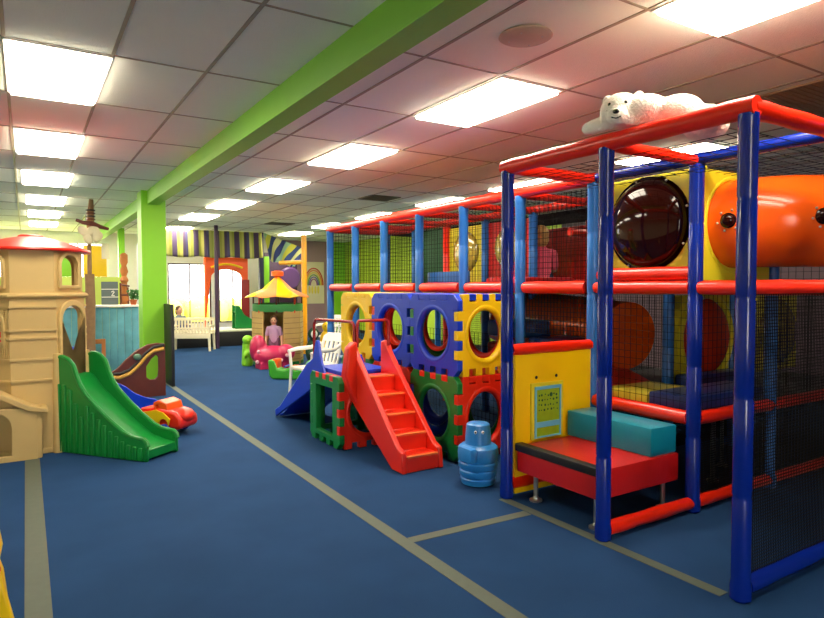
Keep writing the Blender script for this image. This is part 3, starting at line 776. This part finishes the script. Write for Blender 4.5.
for s in (-1,1):
    q = cb(); q.plate([(-.24,.1),(.05,.08),(.14,.1),(.16,.16),(.08,.22),(0,.24),(-.1,.22),(-.22,.2)], [circ(.085,.11,.05,16)], .012, frame((0,.146 if s>0 else -.135,0),(1,0,0),(0,0,1))); obj('side_panel', q, YELP, CR, bevel=.003)
    for x in (-.17,.09):
        q = cb(); q.lathe([(.02,-.02),(.05,-.02),(.056,-.012),(.056,.012),(.05,.02),(.02,.02)], (x,s*.14,.057), 20, R=Matrix.Rotation(PI/2,3,'X'))
        wh = obj('wheel', q, BLUP if x > 0 else BLACK, CR)
        q = cb(); q.ball((x,s*.162,.057), (.02,.006,.02), 10); obj('hub', q, REDP, wh)
q = cb(); q.tube([(-.02+.07*math.cos(t*PI/8), .07*math.sin(t*PI/8), .28+.02*math.cos(t*PI/8)) for t in range(16)], .009, 8, closed=True); obj('steering_wheel', q, BLACK, CR)
q = cb(); q.box(-.22,-.1,-.1,.1,.2,.24,.02); obj('seat', q, REDP, CR)

# ------------------------------------------------------------------ left background
# carved ship-side panel
SH = thing('ship_side_toy', 'dark brown carved ship-side panel with a gold wave and an oval hole', 'play panel', (1.3,9.05,0))
shp = [(.93,.0),(1.62,0),(1.62,.72),(1.52,.735),(1.40,.72),(1.26,.65),(1.12,.53),(1.02,.42),(.93,.36)]
obj('board', B().plate(shp, [[(1.375,.27),(1.42,.235),(1.48,.235),(1.52,.27),(1.53,.36),(1.53,.54),(1.50,.575),(1.44,.52),(1.375,.42)]], .06, frame((0,9.08,0),(1,0,0),(0,0,1))), WOODD, SH, bevel=.01)
wv = [(.93,.30),(1.05,.30),(1.16,.34),(1.26,.43),(1.36,.55),(1.46,.63),(1.60,.655)]
obj('gold_wave', B().tube([(x,9.01,z) for x, z in wv], .028, 10), GOLD, SH)
obj('black_wave', B().tube([(x,9.005,z+.05) for x, z in wv], .02, 10), BLACK, SH)
obj('knob', B().ball((1.26,9.0,.56), (.05,.03,.045), 14), mat('dull_green', rgb(90,130,100), rough=.4), SH)
tag(obj('dark_board', B().box(1.84,1.885,9.75,10.32,0,1.24,.006), BLACK), 'narrow black board standing at the side of the green column', 'board')
# turquoise counter
CT = thing('counter', 'weathered turquoise board counter behind the slides', 'counter', (1.1,12.1,0))
for i in range(11):
    x = .42+i*.118
    obj('board', B().box(x, x+.114, 12.0+random.uniform(0,.008), 12.03, 0, 1.15+random.uniform(-.008,.004), .004), BOARD, CT)
obj('counter_top', B().box(.40,1.74,11.96,12.5,1.15,1.185,.008), WHITE, CT)
obj('end_board', B().box(1.69,1.715,12.04,12.5,0,1.15), BOARD, CT)
tag(obj('crate_board', B().plate(rect(.0,.34,0,.62), [rect(.06,.28,.08,.26), rect(.06,.28,.34,.54)], .04, frame((.80,11.72,.0),(1,0,0),(0,0,1))), WOODO, bevel=.006), 'small orange-brown wooden frame leaning on the turquoise counter', 'frame')
# pirate mast
MS = thing('ship_mast', 'weathered wooden mast with a crossbar and pale shells hanging from it', 'mast', (.91,11.5,0))
obj('pole', B().tube([(.90,11.5,0),(.89,11.5,.6),(.91,11.5,1.25),(.905,11.5,1.72)], [.085,.08,.075,.07], 12), WOODL, MS)
obj('upper_pole', B().tube([(.905,11.5,1.65),(.91,11.5,2.3),(.93,11.5,2.6),(.95,11.5,2.95)], [.035,.032,.06,.035], 10), WOODL, MS)
obj('crossbar', B().tube([(.72,11.47,2.60),(.82,11.46,2.56),(.95,11.46,2.55),(1.08,11.46,2.50),(1.2,11.46,2.47)], [.026,.03,.045,.035,.024], 10), WOODD, MS)
for i, (x, z) in enumerate(((.82,2.42),(.89,2.30),(1.0,2.40),(1.03,2.33),(.93,2.42))):
    obj('shell', B().ball((x,11.41,z), (.07,.025,.10), 12, R=Matrix.Rotation(.4*(i-2),3,'Y')), mat('shell_cream', rgb(206,190,160), rough=.6), MS)
for i in range(4): obj('rope_coil', B().tube([(.935+.06*math.cos(t*PI/6), 11.5+.06*math.sin(t*PI/6), 2.62+i*.05) for t in range(12)], .013, 6, closed=True), BLACK if i % 2 else WOODD, MS)
obj('hanging_cloth', B().box(1.10,1.22,11.60,11.62,1.98,2.24,.006), CREAM, MS)
# things on the counter
SB = thing('slate_sign', 'grey slate-tile sign with a white numeral on the turquoise counter', 'sign', (1.2,12.2,1.185))
obj('board', B().box(1.14,1.41,12.2,12.24,1.19,1.60,.006), SLATE, SB)
for zz in (1.32,1.46): obj('joint', B().box(1.14,1.41,12.193,12.2,zz,zz+.012), WHITE, SB, smooth=False)
obj('numeral', B().tube([(1.300,12.19,1.415),(1.330,12.19,1.435),(1.345,12.19,1.415),(1.320,12.19,1.38),(1.300,12.19,1.35),(1.350,12.19,1.35)], .008, 6), WHITE, SB)
LN = thing('wooden_chair_frame', 'small dark wooden frame with a woven seat on the counter', 'frame', (1.40,12.25,1.185))
for p, q in (((1.45,12.2,1.19),(1.45,12.2,1.58)),((1.59,12.3,1.19),(1.58,12.3,1.5)),((1.45,12.2,1.55),(1.60,12.25,1.52)),((1.45,12.2,1.36),(1.59,12.3,1.36))):
    obj('bar', B().tube([p, q], .016, 8), WOODD, LN)
obj('woven_seat', B().box(1.47,1.58,12.2,12.3,1.25,1.34,.01), WOODO, LN)
PL = thing('potted_plant', 'small green plant in a clay pot at the counter end by the green column', 'plant', (1.58,12.0,0))
PL.location = (1.64,12.06,1.185); WL[PL.name] = V(PL.location)
obj('pot', B().lathe([(.045,1.186),(.06,1.26),(.066,1.262),(.066,1.28),(.05,1.28)], (1.64,12.06,0), 16), TERRA, PL)
lf = B()
for i in range(40):
    a = random.uniform(0,2*PI); r_ = random.uniform(.02,.1); zz = 1.28+random.uniform(.02,.16)
    lf.ball((1.64+r_*math.cos(a), 12.06+r_*math.sin(a), zz), (.032,.012,.026), 8, R=Euler((random.uniform(-1,1),random.uniform(-1,1),a)).to_matrix())
obj('leaves', lf, LEAF, PL)
obj('stem', B().tube([(1.64,12.06,1.26),(1.64,12.06,1.40)], .012, 6), LEAF, PL)
# yellow and green panels behind the counter
tag(obj('yellow_board', B().box(1.18,1.68,16.6,16.65,1.751,2.5,.01), YELP), 'bright yellow painted board behind the mast', 'board')
tag(obj('green_board', B().box(.5,1.12,16.6,16.65,1.751,2.35,.01), LIME), 'lime green board behind the tower roof', 'board')
tag(obj('low_green_wall', B().box(-.6,2.0,16.6,16.66,0,1.75,.01), mat('pale_lime_board', rgb(190,210,90), rough=.6)), 'pale lime partition seen through the tower windows', 'partition')
OW = thing('totem_pole', 'slim orange wooden carved pole by the far green post', 'pole', (2.0,15.0,0))
obj('pole', B().lathe([(.06,0),(.06,1.6),(.09,1.65),(.05,1.75),(.085,1.85),(.05,1.98),(.08,2.05),(.08,2.22),(.03,2.26)], (1.86,15.0,0), 14), WOODO, OW)
tag(obj('grey_locker', B().box(2.02,2.22,14.0,14.3,0,2.42,.01), mat('pale_grey_paint', rgb(200,204,206), rough=.5)), 'tall pale grey cabinet beside the green column', 'cabinet')

# ------------------------------------------------------------------ far middle: bench, stage, banner
BN = thing('white_bench', 'white slatted bench with armrests in front of the dark stage', 'bench', (3.3,15.1,0))
bM = Matrix.Translation((3.33,15.15,0)) @ Matrix.Rotation(math.radians(-28),4,'Z')
def bb_(): return B(bM)
for x in (-.44,.44):
    for y in (-.2,.2):
        q = bb_(); q.tube([(x*1.04,y*1.1,0),(x,y,.42)], [.03,.035], 8); obj('leg', q, CREAM, BN)
    q = bb_(); q.box(x-.03,x+.03,-.24,.24,.56,.60,.01); q.box(x-.025,x+.025,-.22,-.18,.4,.58); obj('armrest', q, CREAM, BN)
q = bb_()
for i in range(6): q.box(-.48,.48,-.22+i*.075,-.16+i*.075,.40,.43,.004)
obj('seat', q, CREAM, BN)
q = bb_()
for i in range(13): q.box(-.44+i*.073-.018,-.44+i*.073+.018,.2,.225,.47,.70)
q.box(-.48,.48,.2,.235,.70,.77,.006); q.box(-.48,.48,.2,.235,.42,.47,.006)
obj('backrest', q, CREAM, BN)
q = bb_(); q.box(-.48,.48,-.24,-.215,.30,.40,.004); obj('apron', q, CREAM, BN)
q = bb_()
for i in range(13): q.box(-.44+i*.073-.018,-.44+i*.073+.018,-.24,-.22,.42,.52)
q.box(-.48,.48,-.245,-.22,.52,.56,.004); obj('front_rail', q, CREAM, BN)
tag(obj('stage', B().box(2.75,5.38,15.75,17.6,0,.36,.01), BLACK), 'low black stage behind the white bench', 'stage')
tag(obj('stage_mat', B().box(3.9,5.34,15.8,17.2,.361,.40,.01), mat('pale_green_mat', rgb(206,214,180), rough=.7)), 'pale green mat lying on the black stage', 'mat')
TS = thing('green_toy_slide', 'small green toddler slide on the black stage', 'slide', (4.75,16.2,.40))
for dx in (0,.3): obj('slide_side', B().plate([(0,0),(.7,0),(.7,.1),(.25,.35),(.12,.6),(0,.62)], [], .04, frame((4.65,16.2+dx,.401),(1,0,0),(0,0,1))), GRN, TS, bevel=.01)
obj('slide_bed', B().plate([(0,.45),(.68,.04),(.68,.08),(.1,.48)], [], .28, frame((4.65,16.5,.401),(1,0,0),(0,0,1))), GRN, TS)
tag(obj('purple_post', B().lathe([(.05,0),(.05,2.95),(.045,HC)], (3.96,15.32,0), 14), DPURP), 'slim dark purple post rising to the ceiling beside the bench', 'post')
# orange play arch
OA = thing('play_arch', 'orange plastic arch with a red side panel on the stage', 'play arch', (4.6,16.9,.4))
arc = [(-.58,.0),(-.42,.0),(-.42,1.35)]+[(-.42+.42-.42*math.cos(PI*i/12), 1.35+.22*math.sin(PI*i/12)) for i in range(13)]+[(.42,1.35),(.42,0),(.58,0),(.58,1.9),(-.58,1.9)]
obj('arch', B().plate(arc, [], .14, frame((4.62,16.95,.401),(1,0,0),(0,0,1))), ORNP, OA, bevel=.02)
obj('side_panel', B().box(4.98,5.20,16.7,16.74,.401,1.7,.01), mat('maroon_panel', rgb(140,22,20), rough=.5), OA)
obj('lintel_band', B().tube([(4.2+.84*t/8, 16.80, 2.02+.10*math.sin(PI*t/8)) for t in range(9)], .03, 8), YELP, OA)
# striped banner
def cloth(name, label, corners, m, waves, amp, parent=None):
    c = [V(p) for p in corners]; b = B(); nu, nv = 48, 10; g_ = []
    nrm = (c[1]-c[0]).cross(c[3]-c[0]).normalized()
    for j in range(nv+1):
        row = []
        for i in range(nu+1):
            u, v_ = i/nu, j/nv
            p = (c[0]*(1-u)+c[1]*u)*(1-v_)+(c[3]*(1-u)+c[2]*u)*v_
            p = p+nrm*amp*(.35+.65*v_)*math.sin(u*waves*2*PI)+V((0,0,-.04*abs(math.sin(u*3*PI))*v_))
            row.append(b.v(p))
        g_.append(row)
    for j in range(nv):
        for i in range(nu): b.bm.faces.new((g_[j][i], g_[j][i+1], g_[j+1][i+1], g_[j+1][i]))
    return tag(obj(name, b, m, mods=(('SOLIDIFY', dict(thickness=.008)),)), label, 'banner')
cloth('striped_valance', 'wide striped purple and yellow cloth valance hung from the ceiling', [(2.95,16.5,2.97),(5.48,16.5,2.98),(5.5,16.45,2.3),(2.98,16.45,2.3)], STRIPE, 9, .035)
cloth('striped_drape', 'striped cloth corner hanging askew at the end of the wide valance', [(5.45,16.2,2.95),(6.25,15.2,2.48),(5.85,15.0,2.02),(5.5,15.9,2.22)], STRIPE2, 3, .03)
tag(obj('dark_post', B().box(5.46,5.58,16.6,16.72,0,HC,.01), mat('navy_paint', rgb(36,40,72), rough=.5)), 'dark navy post at the end of the striped valance', 'post')
tag(obj('lime_post', B().box(5.64,5.80,16.8,16.92,0,2.35,.01), LIME), 'lime green post behind the dark navy post', 'post')
YP = thing('padded_crossbar_post', 'yellow padded post with a crossbar near the rainbow picture', 'post', (5.29,13.0,0))
obj('post', B().lathe([(.06,0),(.06,2.6),(.05,2.66)], (5.29,13.0,0), 16), mat('vinyl_amber', rgb(246,170,20), **vinyl), YP)
obj('crossbar', B().tube([(5.27,13.0,2.05),(4.95,13.6,2.05)], .05, 12), mat('vinyl_amber', rgb(246,170,20), **vinyl), YP)
tag(obj('purple_wall_mount_pad', B().lathe([(.01,-.08),(.28,-.08),(.33,-.03),(.33,.03),(.28,.08),(.01,.08)], (6.55,17.2,1.75), 32, R=Matrix.Rotation(PI/2,3,'X')), mat('purple_vinyl', rgb(92,60,110), **vinyl)), 'round purple padded disc hanging beside the amber post', 'pad')
tag(obj('dark_backdrop_board', B().box(5.9,6.9,17.5,17.55,0,2.5,.01), DPURP), 'dark purple tall board behind the toy carousel', 'board')
# rainbow picture
RB = thing('rainbow_picture', 'white picture of a rainbow on the mauve back wall', 'picture', (8.05,Y1-.03,1.6))
obj('sheet', B().box(7.68,8.42,Y1-.03,Y1-.005,.95,2.32,.004), CREAM, RB)
for i, c in enumerate(((206,70,50),(232,150,60),(232,212,90),(120,170,90),(110,110,180),(150,90,140))):
    r_ = .33-.042*i
    obj('arc', B().tube([(8.05-r_*math.cos(PI*t/16), Y1-.035, 1.55+r_*1.7*math.sin(PI*t/16)) for t in range(17)], .02, 6), mat('rainbow_%d' % i, rgb(*c), rough=.7), RB)
for dx in (-.15,-.05,.06,.16): obj('figure', B().ball((8.05+dx,Y1-.035,1.40), (.04,.01,.13), 10), mat('rainbow_2', rgb(232,212,90)), RB)

# ------------------------------------------------------------------ carousel kiosk
KX, KY = 4.22, 11.75
KS = thing('toy_carousel', 'toy carousel kiosk with a yellow and orange pointed canopy', 'carousel', (KX,KY,0))
def canopy():
    b = B(); n = 8; top = b.v((KX,KY,1.74)); ring = []; rim = []
    for i in range(n*2):
        a = 2*PI*i/(n*2); r_ = .66 if i % 2 == 0 else .60
        ring.append(b.v((KX+.3*math.cos(a)*(1 if i%2==0 else .93), KY+.3*math.sin(a)*(1 if i%2==0 else .93), 1.47)))
        rim.append(b.v((KX+r_*math.cos(a), KY+r_*math.sin(a), 1.30 if i%2==0 else 1.325)))
    for i in range(n*2):
        j = (i+1) % (n*2); k = ((i+1)//2) % 2
        for f in (b.bm.faces.new((top, ring[i], ring[j])), b.bm.faces.new((ring[i], rim[i], rim[j], ring[j]))): f.material_index = k
    return b
obj('canopy', canopy(), [YELP, mat('canopy_orange', rgb(240,140,70), rough=.6)], KS, mods=(('SOLIDIFY', dict(thickness=.012)),))
obj('finial', B().lathe([(.05,1.70),(.12,1.72),(.12,1.80),(.06,1.82)], (KX,KY,0), 14), ORNP, KS)
obj('ring', B().lathe([(.42,1.02),(.47,1.02),(.49,1.06),(.49,1.16),(.46,1.18),(.42,1.18)], (KX,KY,0), 28, cap=False), mat('kiosk_green', rgb(70,150,80), rough=.45), KS)
for i in range(8):
    a = 2*PI*(i+.5)/8
    obj('pole', B().tube([(KX+.47*math.cos(a),KY+.47*math.sin(a),1.0),(KX+.47*math.cos(a),KY+.47*math.sin(a),1.36)], .016, 8), WOODD if i % 2 else REDP, KS)
# kiosk walls: octagonal, open towards the camera
for i in range(8):
    a = 2*PI*i/8+.25; am = math.degrees(a) % 360
    nrm = V((math.cos(a), math.sin(a), 0)); u = V((-math.sin(a), math.cos(a), 0)); w = 2*.44*math.tan(PI/8)
    if abs(((am-236)+180) % 360-180) < 23: continue
    wl = obj('wall', B().plate(rect(0,w,.0,1.03), [], .03, frame(V((KX,KY,0))+nrm*.44-u*w/2, u, (0,0,1))), TAN, KS)
    q = B()
    for z in range(9): q.box(.005,w-.005,.1+z*.1,.11+z*.1,.028,.034)
    q.M = frame(V((KX,KY,0))+nrm*.44-u*w/2, u, (0,0,1)); obj('siding', q, WOODL, wl, smooth=False)
obj('floor_board', B().lathe([(.5,0),(.5,.06),(.02,.06)], (KX,KY,0), 24), GRN, KS)
# magenta flower ride
FR = thing('flower_ride', 'magenta ride-on toy with white flowers in front of the carousel', 'ride-on toy', (3.83,11.0,0))
fb = B(); 
fb.ball((3.86,11.05,.22), (.36,.22,.20), 18); fb.ball((3.62,11.15,.36), (.16,.16,.26), 16); fb.ball((4.08,10.95,.28), (.18,.16,.16), 16); fb.box(3.58,4.13,10.90,11.2,.0,.12)
obj('body', fb, MAG, FR, mods=BLOB(.02, 3))
for i, (dx, dz) in enumerate(((-.28,.32),(-.18,.18),(-.05,.26),(.1,.16),(-.3,.14),(.2,.25))):
    obj('flower', B().ball((3.84+dx,10.91-dx*.35-.06,dz), (.035,.02,.035), 10), mat('flower_pink', rgb(240,180,190), rough=.6), FR)
GR = thing('green_frog_toy', 'lime green standing toy at the left side of the carousel', 'toy', (3.72,11.9,0))
gq = B(); gq.caps((3.56,11.62,.05),(3.56,11.62,.4),.11,.09); gq.ball((3.56,11.59,.5),(.10,.1,.09),14); gq.caps((3.56,11.57,.32),(3.48,11.50,.2),.04,.035); gq.caps((3.56,11.57,.32),(3.62,11.48,.2),.04,.035)
obj('body', gq, LIME, GR, mods=BLOB(.014, 3))
DO = V((.16,.05,0)); YO = V((.26,.25,0))
DN = thing('dark_plush', 'dark green plush toy with a yellow belly and white face right of the carousel', 'plush toy', (4.72,11.05,0))
dq = B(); dq.ball((4.55,11.05,.26),(.17,.16,.27),16); dq.ball((4.52,11.0,.60),(.11,.11,.12),16); dq.caps((4.5,10.95,.38),(4.38,10.82,.24),.06,.05); dq.caps((4.62,10.98,.38),(4.66,10.82,.26),.06,.05); dq.caps((4.5,10.95,.08),(4.44,10.8,.05),.07,.06); dq.caps((4.64,10.98,.08),(4.64,10.82,.05),.07,.06)
dq.M = Matrix.Translation(DO)
obj('body', dq, mat('dark_green_plush', rgb(22,62,40), rough=.9, bump=.5), DN, mods=BLOB(.016, 3))
obj('face', B().ball(V((4.49,10.90,.60))+DO,(.07,.04,.075),12), WHITEP, DN)
for dx in (-.025,.025): obj('eye', B().ball(V((4.475+dx,10.862,.62))+DO,.01,8), EYEM, DN)
obj('belly', B().ball(V((4.52,10.93,.30))+DO,(.10,.06,.13),12), YELP, DN)
YT = thing('yellow_toy', 'yellow plush figure sitting by the far white chair', 'plush toy', (5.1,11.45,0))
yq = B(); yq.ball((4.86,11.2,.45),(.13,.12,.18),14); yq.ball((4.85,11.17,.70),(.09,.09,.1),14); yq.caps((4.8,11.15,.3),(4.74,11.0,.2),.05,.045); yq.caps((4.92,11.15,.3),(4.92,11.0,.2),.05,.045); yq.box(4.76,4.96,11.1,11.3,0,.35)
yq.M = Matrix.Translation(YO)
obj('body', yq, YELP, YT, mods=BLOB(.016, 3))
for dx in (-.03,.03): obj('eye', B().ball(V((4.82+dx,11.085,.72))+YO,.012,8), EYEM, YT)

# green and orange rocker
RK = thing('rocker_toy', 'green rocking toy with raised orange ends near the white chair', 'rocker', (3.6,9.8,0))
rM = Matrix.Translation((3.66,9.55,0)) @ Matrix.Rotation(math.radians(-40),4,'Z') @ Matrix.Scale(.72,4)
rk = [(-.50,.08),(-.42,.0),(.42,.0),(.50,.08),(.52,.42),(.40,.44),(.30,.25),(.12,.22),(0,.28),(-.12,.22),(-.28,.24),(-.36,.44),(-.52,.44)]
q = B(rM); q.plate(rk, [], .30, frame((0,.15,0),(1,0,0),(0,0,1))); obj('base', q, mat('rocker_green', rgb(60,160,40), **plast), RK, bevel=.03)
q = B(rM); q.box(-.42,-.28,-.13,.13,.20,.46,.03); obj('seat', q, ORNP, RK)
q = B(rM); q.box(-.02,.16,-.13,.13,.20,.31,.04); obj('seat', q, ORNP, RK)
q = B(rM); q.tube([(-.1,-.2,.3),(-.1,.2,.3)], .02, 8); obj('handle', q, BLUP, RK)

# ------------------------------------------------------------------ white plastic chairs
def chair(label, x, y, rz, tilt=0):
    e = thing('plastic_chair', label, 'chair', (x,y,0), 'white plastic garden chairs')
    M_ = Matrix.Translation((x,y,0)) @ Matrix.Rotation(rz,4,'Z')
    def q_(): return B(M_)
    for sx in (-1,1):
        q = q_(); q.tube([(sx*.25,-.25,0),(sx*.24,-.22,.40),(sx*.265,-.23,.64)], [.018,.022,.02], 8); obj('leg', q, WHITEP, e)
        q = q_(); q.tube([(sx*.24,.26,0),(sx*.22,.20,.40)], [.018,.024], 8); obj('leg', q, WHITEP, e)
        q = q_(); q.tube([(sx*.265,-.25,.63),(sx*.275,-.1,.655),(sx*.265,.12,.66),(sx*.23,.26,.72)], [.024,.028,.028,.022], 8); obj('armrest', q, WHITEP, e)
    q = q_(); q.box(-.245,.245,-.24,.22,.39,.425,.015); obj('seat', q, WHITEP, e)
    q = q_()
    hs = [rect(-.165+i*.085-.02,-.165+i*.085+.02,.07,.20) for i in range(5)]+[rect(-.15+i*.1-.022,-.15+i*.1+.022,.26,.36) for i in range(4)]
    out = [(-.22,0),(.22,0),(.235,.3),(.21,.43),(.12,.48),(-.12,.48),(-.21,.43),(-.235,.3)]
    q.plate(out, hs, .022, frame((0,.20,.40),(1,0,0),(0,.28,.96))); obj('backrest', q, WHITEP, e, bevel=.005)
    return e
chair('white plastic armchair standing behind the low red and green climber', 3.30, 7.75, math.radians(-78))
chair('white plastic armchair beside the toy carousel, further from the climber', 5.75, 12.6, math.radians(-60))

# ------------------------------------------------------------------ yellow leaf-like toy at the frame edge
FL = thing('leaf_toy', 'yellow leaf-shaped foam toy with a red patch at the tape strip', 'toy', (-.2,3.55,0))
FM = frame((-.35,3.06,0),(.97,-.24,0),(0,0,1))
obj('leaf', B().plate([(0,0),(.24,.0),(.27,.05),(.25,.16),(.275,.24),(.262,.36),(.25,.40),(.262,.46),(.235,.62),(.16,.68),(.03,.62)], [], .05, FM), YELP, FL, bevel=.015)
obj('petal', B().plate([(.22,.30),(.262,.37),(.30,.20),(.325,.08),(.312,.06),(.26,.16)], [], .03, FM @ Matrix.Translation((0,0,.05))), YELP, FL, bevel=.008)
q = B().ball((.21,.36,.055),(.055,.07,.02),14); q.M = FM; obj('red_patch', q, REDP, FL)

# ------------------------------------------------------------------ people
def person(label, loc, rz, s, pose, shirt, pants, hair, cap=None):
    """pose: dict of joints in metres for a 1.0-scale child, facing -y"""
    e = thing('person', label, 'person', loc)
    M_ = Matrix.Translation(loc) @ Matrix.Rotation(rz,4,'Z') @ Matrix.Scale(s,4)
    J = {k: V(p) for k, p in pose.items()}
    def q_(): return B(M_)
    b = q_()
    hd_ = J['head']
    b.ball(hd_, (.078,.092,.108), 18); b.ball(hd_+V((0,-.09,-.012)), (.014,.016,.018), 10)
    for sx in (-1,1): b.ball(hd_+V((sx*.078,.0,-.005)), (.012,.02,.026), 8)
    b.caps(hd_+V((0,.01,-.08)), J['neck'], .042, .045)
    b.caps(J['neck'], J['chest'], .06, .095); b.caps(J['chest'], J['hips'], .095, .10)
    for k in 'lr':
        sx = -1 if k == 'l' else 1
        b.caps(J['chest']+V((sx*.06,0,.06)), J[k+'sh'], .05, .045); b.caps(J[k+'sh'], J[k+'el'], .042, .034); b.caps(J[k+'el'], J[k+'ha'], .033, .024)
        d = (J[k+'ha']-J[k+'el']).normalized(); h = J[k+'ha']
        sd_ = d.cross(V((0,0,1))); sd_ = sd_.normalized() if sd_.length > .1 else V((1,0,0))
        b.caps(h, h+d*.045, .024, .024)
        for i, ln in enumerate((.045,.052,.048,.038)):
            o = h+d*.05+sd_*(-.021+i*.014); b.caps(o, o+d*ln+V((0,0,-.012)), .0075, .006)
        b.caps(h+d*.01+sd_*-.02, h+d*.04+sd_*-.045, .009, .007)
        b.caps(J['hips']+V((sx*.05,0,0)), J[k+'kn'], .075, .052); b.caps(J[k+'kn'], J[k+'an'], .05, .034)
        b.caps(J[k+'an'], J[k+'an']+V((0,-.11,-.03)), .034, .028)
    obj('body', b, SKIN, e, mods=BLOB(.0065*s, 4))
    t = q_(); t.caps(J['neck']+V((0,0,-.03)), J['chest'], .075, .112); t.caps(J['chest'], J['hips'], .112, .118)
    for k in 'lr':
        t.caps(J['chest']+V((0,0,.05)), J[k+'sh'], .065, .058); m_ = J[k+'sh'].lerp(J[k+'el'], .8); t.caps(J[k+'sh'], m_, .058, .05)
    obj('shirt', t, shirt, e, mods=BLOB(.012*s, 5))
    p = q_(); 
    for k in 'lr':
        sx = -1 if k == 'l' else 1
        p.caps(J['hips']+V((sx*.045,0,-.01)), J[k+'kn'], .095, .068); p.caps(J[k+'kn'], J[k+'kn'].lerp(J[k+'an'], .85), .068, .052)
    obj('trousers', p, pants, e, mods=BLOB(.012*s, 5))
    h = q_(); h.ball(hd_+V((0,.02,.028)), (.09,.095,.098), 16); h.ball(hd_+V((0,.05,-.03)), (.082,.06,.09), 14)
    obj('hair', h, hair, e)
    for sx in (-1,1):
        q = q_(); q.ball(hd_+V((sx*.03,-.083,.008)), .011, 8); obj('eye', q, EYEM, e)
    q = q_(); q.tube([hd_+V((-.02,-.086,-.045)), hd_+V((0,-.09,-.05)), hd_+V((.02,-.086,-.045))], .005, 6); obj('mouth', q, mat('lips', rgb(180,80,80), rough=.5), e)
    return e
SIT = dict(head=(0,-.01,.52), neck=(0,0,.40), chest=(0,0,.28), hips=(0,.02,.09), lsh=(-.13,0,.33), rsh=(.13,0,.33), lel=(-.17,-.06,.17), rel=(.17,-.06,.17), lha=(-.10,-.18,.12), rha=(.10,-.18,.12),
           lkn=(-.10,-.27,.11), rkn=(.10,-.27,.11), lan=(-.10,-.38,.05), ran=(.10,-.38,.05))
BENCH = dict(SIT, lan=(-.09,-.29,-.25), ran=(.09,-.29,-.25))
STAND = dict(head=(0,-.01,1.02), neck=(0,0,.90), chest=(0,0,.78), hips=(0,.01,.56), lsh=(-.13,0,.83), rsh=(.13,0,.83), lel=(-.18,.0,.65), rel=(.18,0,.65), lha=(-.19,-.07,.50), rha=(.19,-.07,.50),
             lkn=(-.07,-.01,.30), rkn=(.07,-.01,.30), lan=(-.075,.01,.06), ran=(.075,.01,.06))
person('child in a pink top sitting with back turned on the upper deck behind the net', (4.98,5.2,MID+.03), math.radians(150), 1.05, SIT, PINK, DENIM, HAIRY)
person('person in a grey shirt sitting behind the white bench', (3.24,16.15,.395), math.radians(20), 1.0, SIT, GREYC, DENIM, HAIRB)
person('small child in lilac clothes standing in the carousel doorway', (4.02,11.42,.06), math.radians(-25), .78, STAND, PALEC, mat('plum_cotton', rgb(120,84,112), rough=.9), HAIRB)

# ------------------------------------------------------------------ world + view
w = bpy.data.worlds.new('world'); S.world = w; w.use_nodes = True
wn, wl_ = w.node_tree.nodes, w.node_tree.links
bg = wn['Background']; bg.inputs['Color'].default_value = (1, .98, .92, 1); bg.inputs['Strength'].default_value = 9
S.view_settings.view_transform = 'Standard'; S.view_settings.look = 'None'
S.view_settings.gamma = 1; S.view_settings.use_curve_mapping = False; S.view_settings.exposure = .35
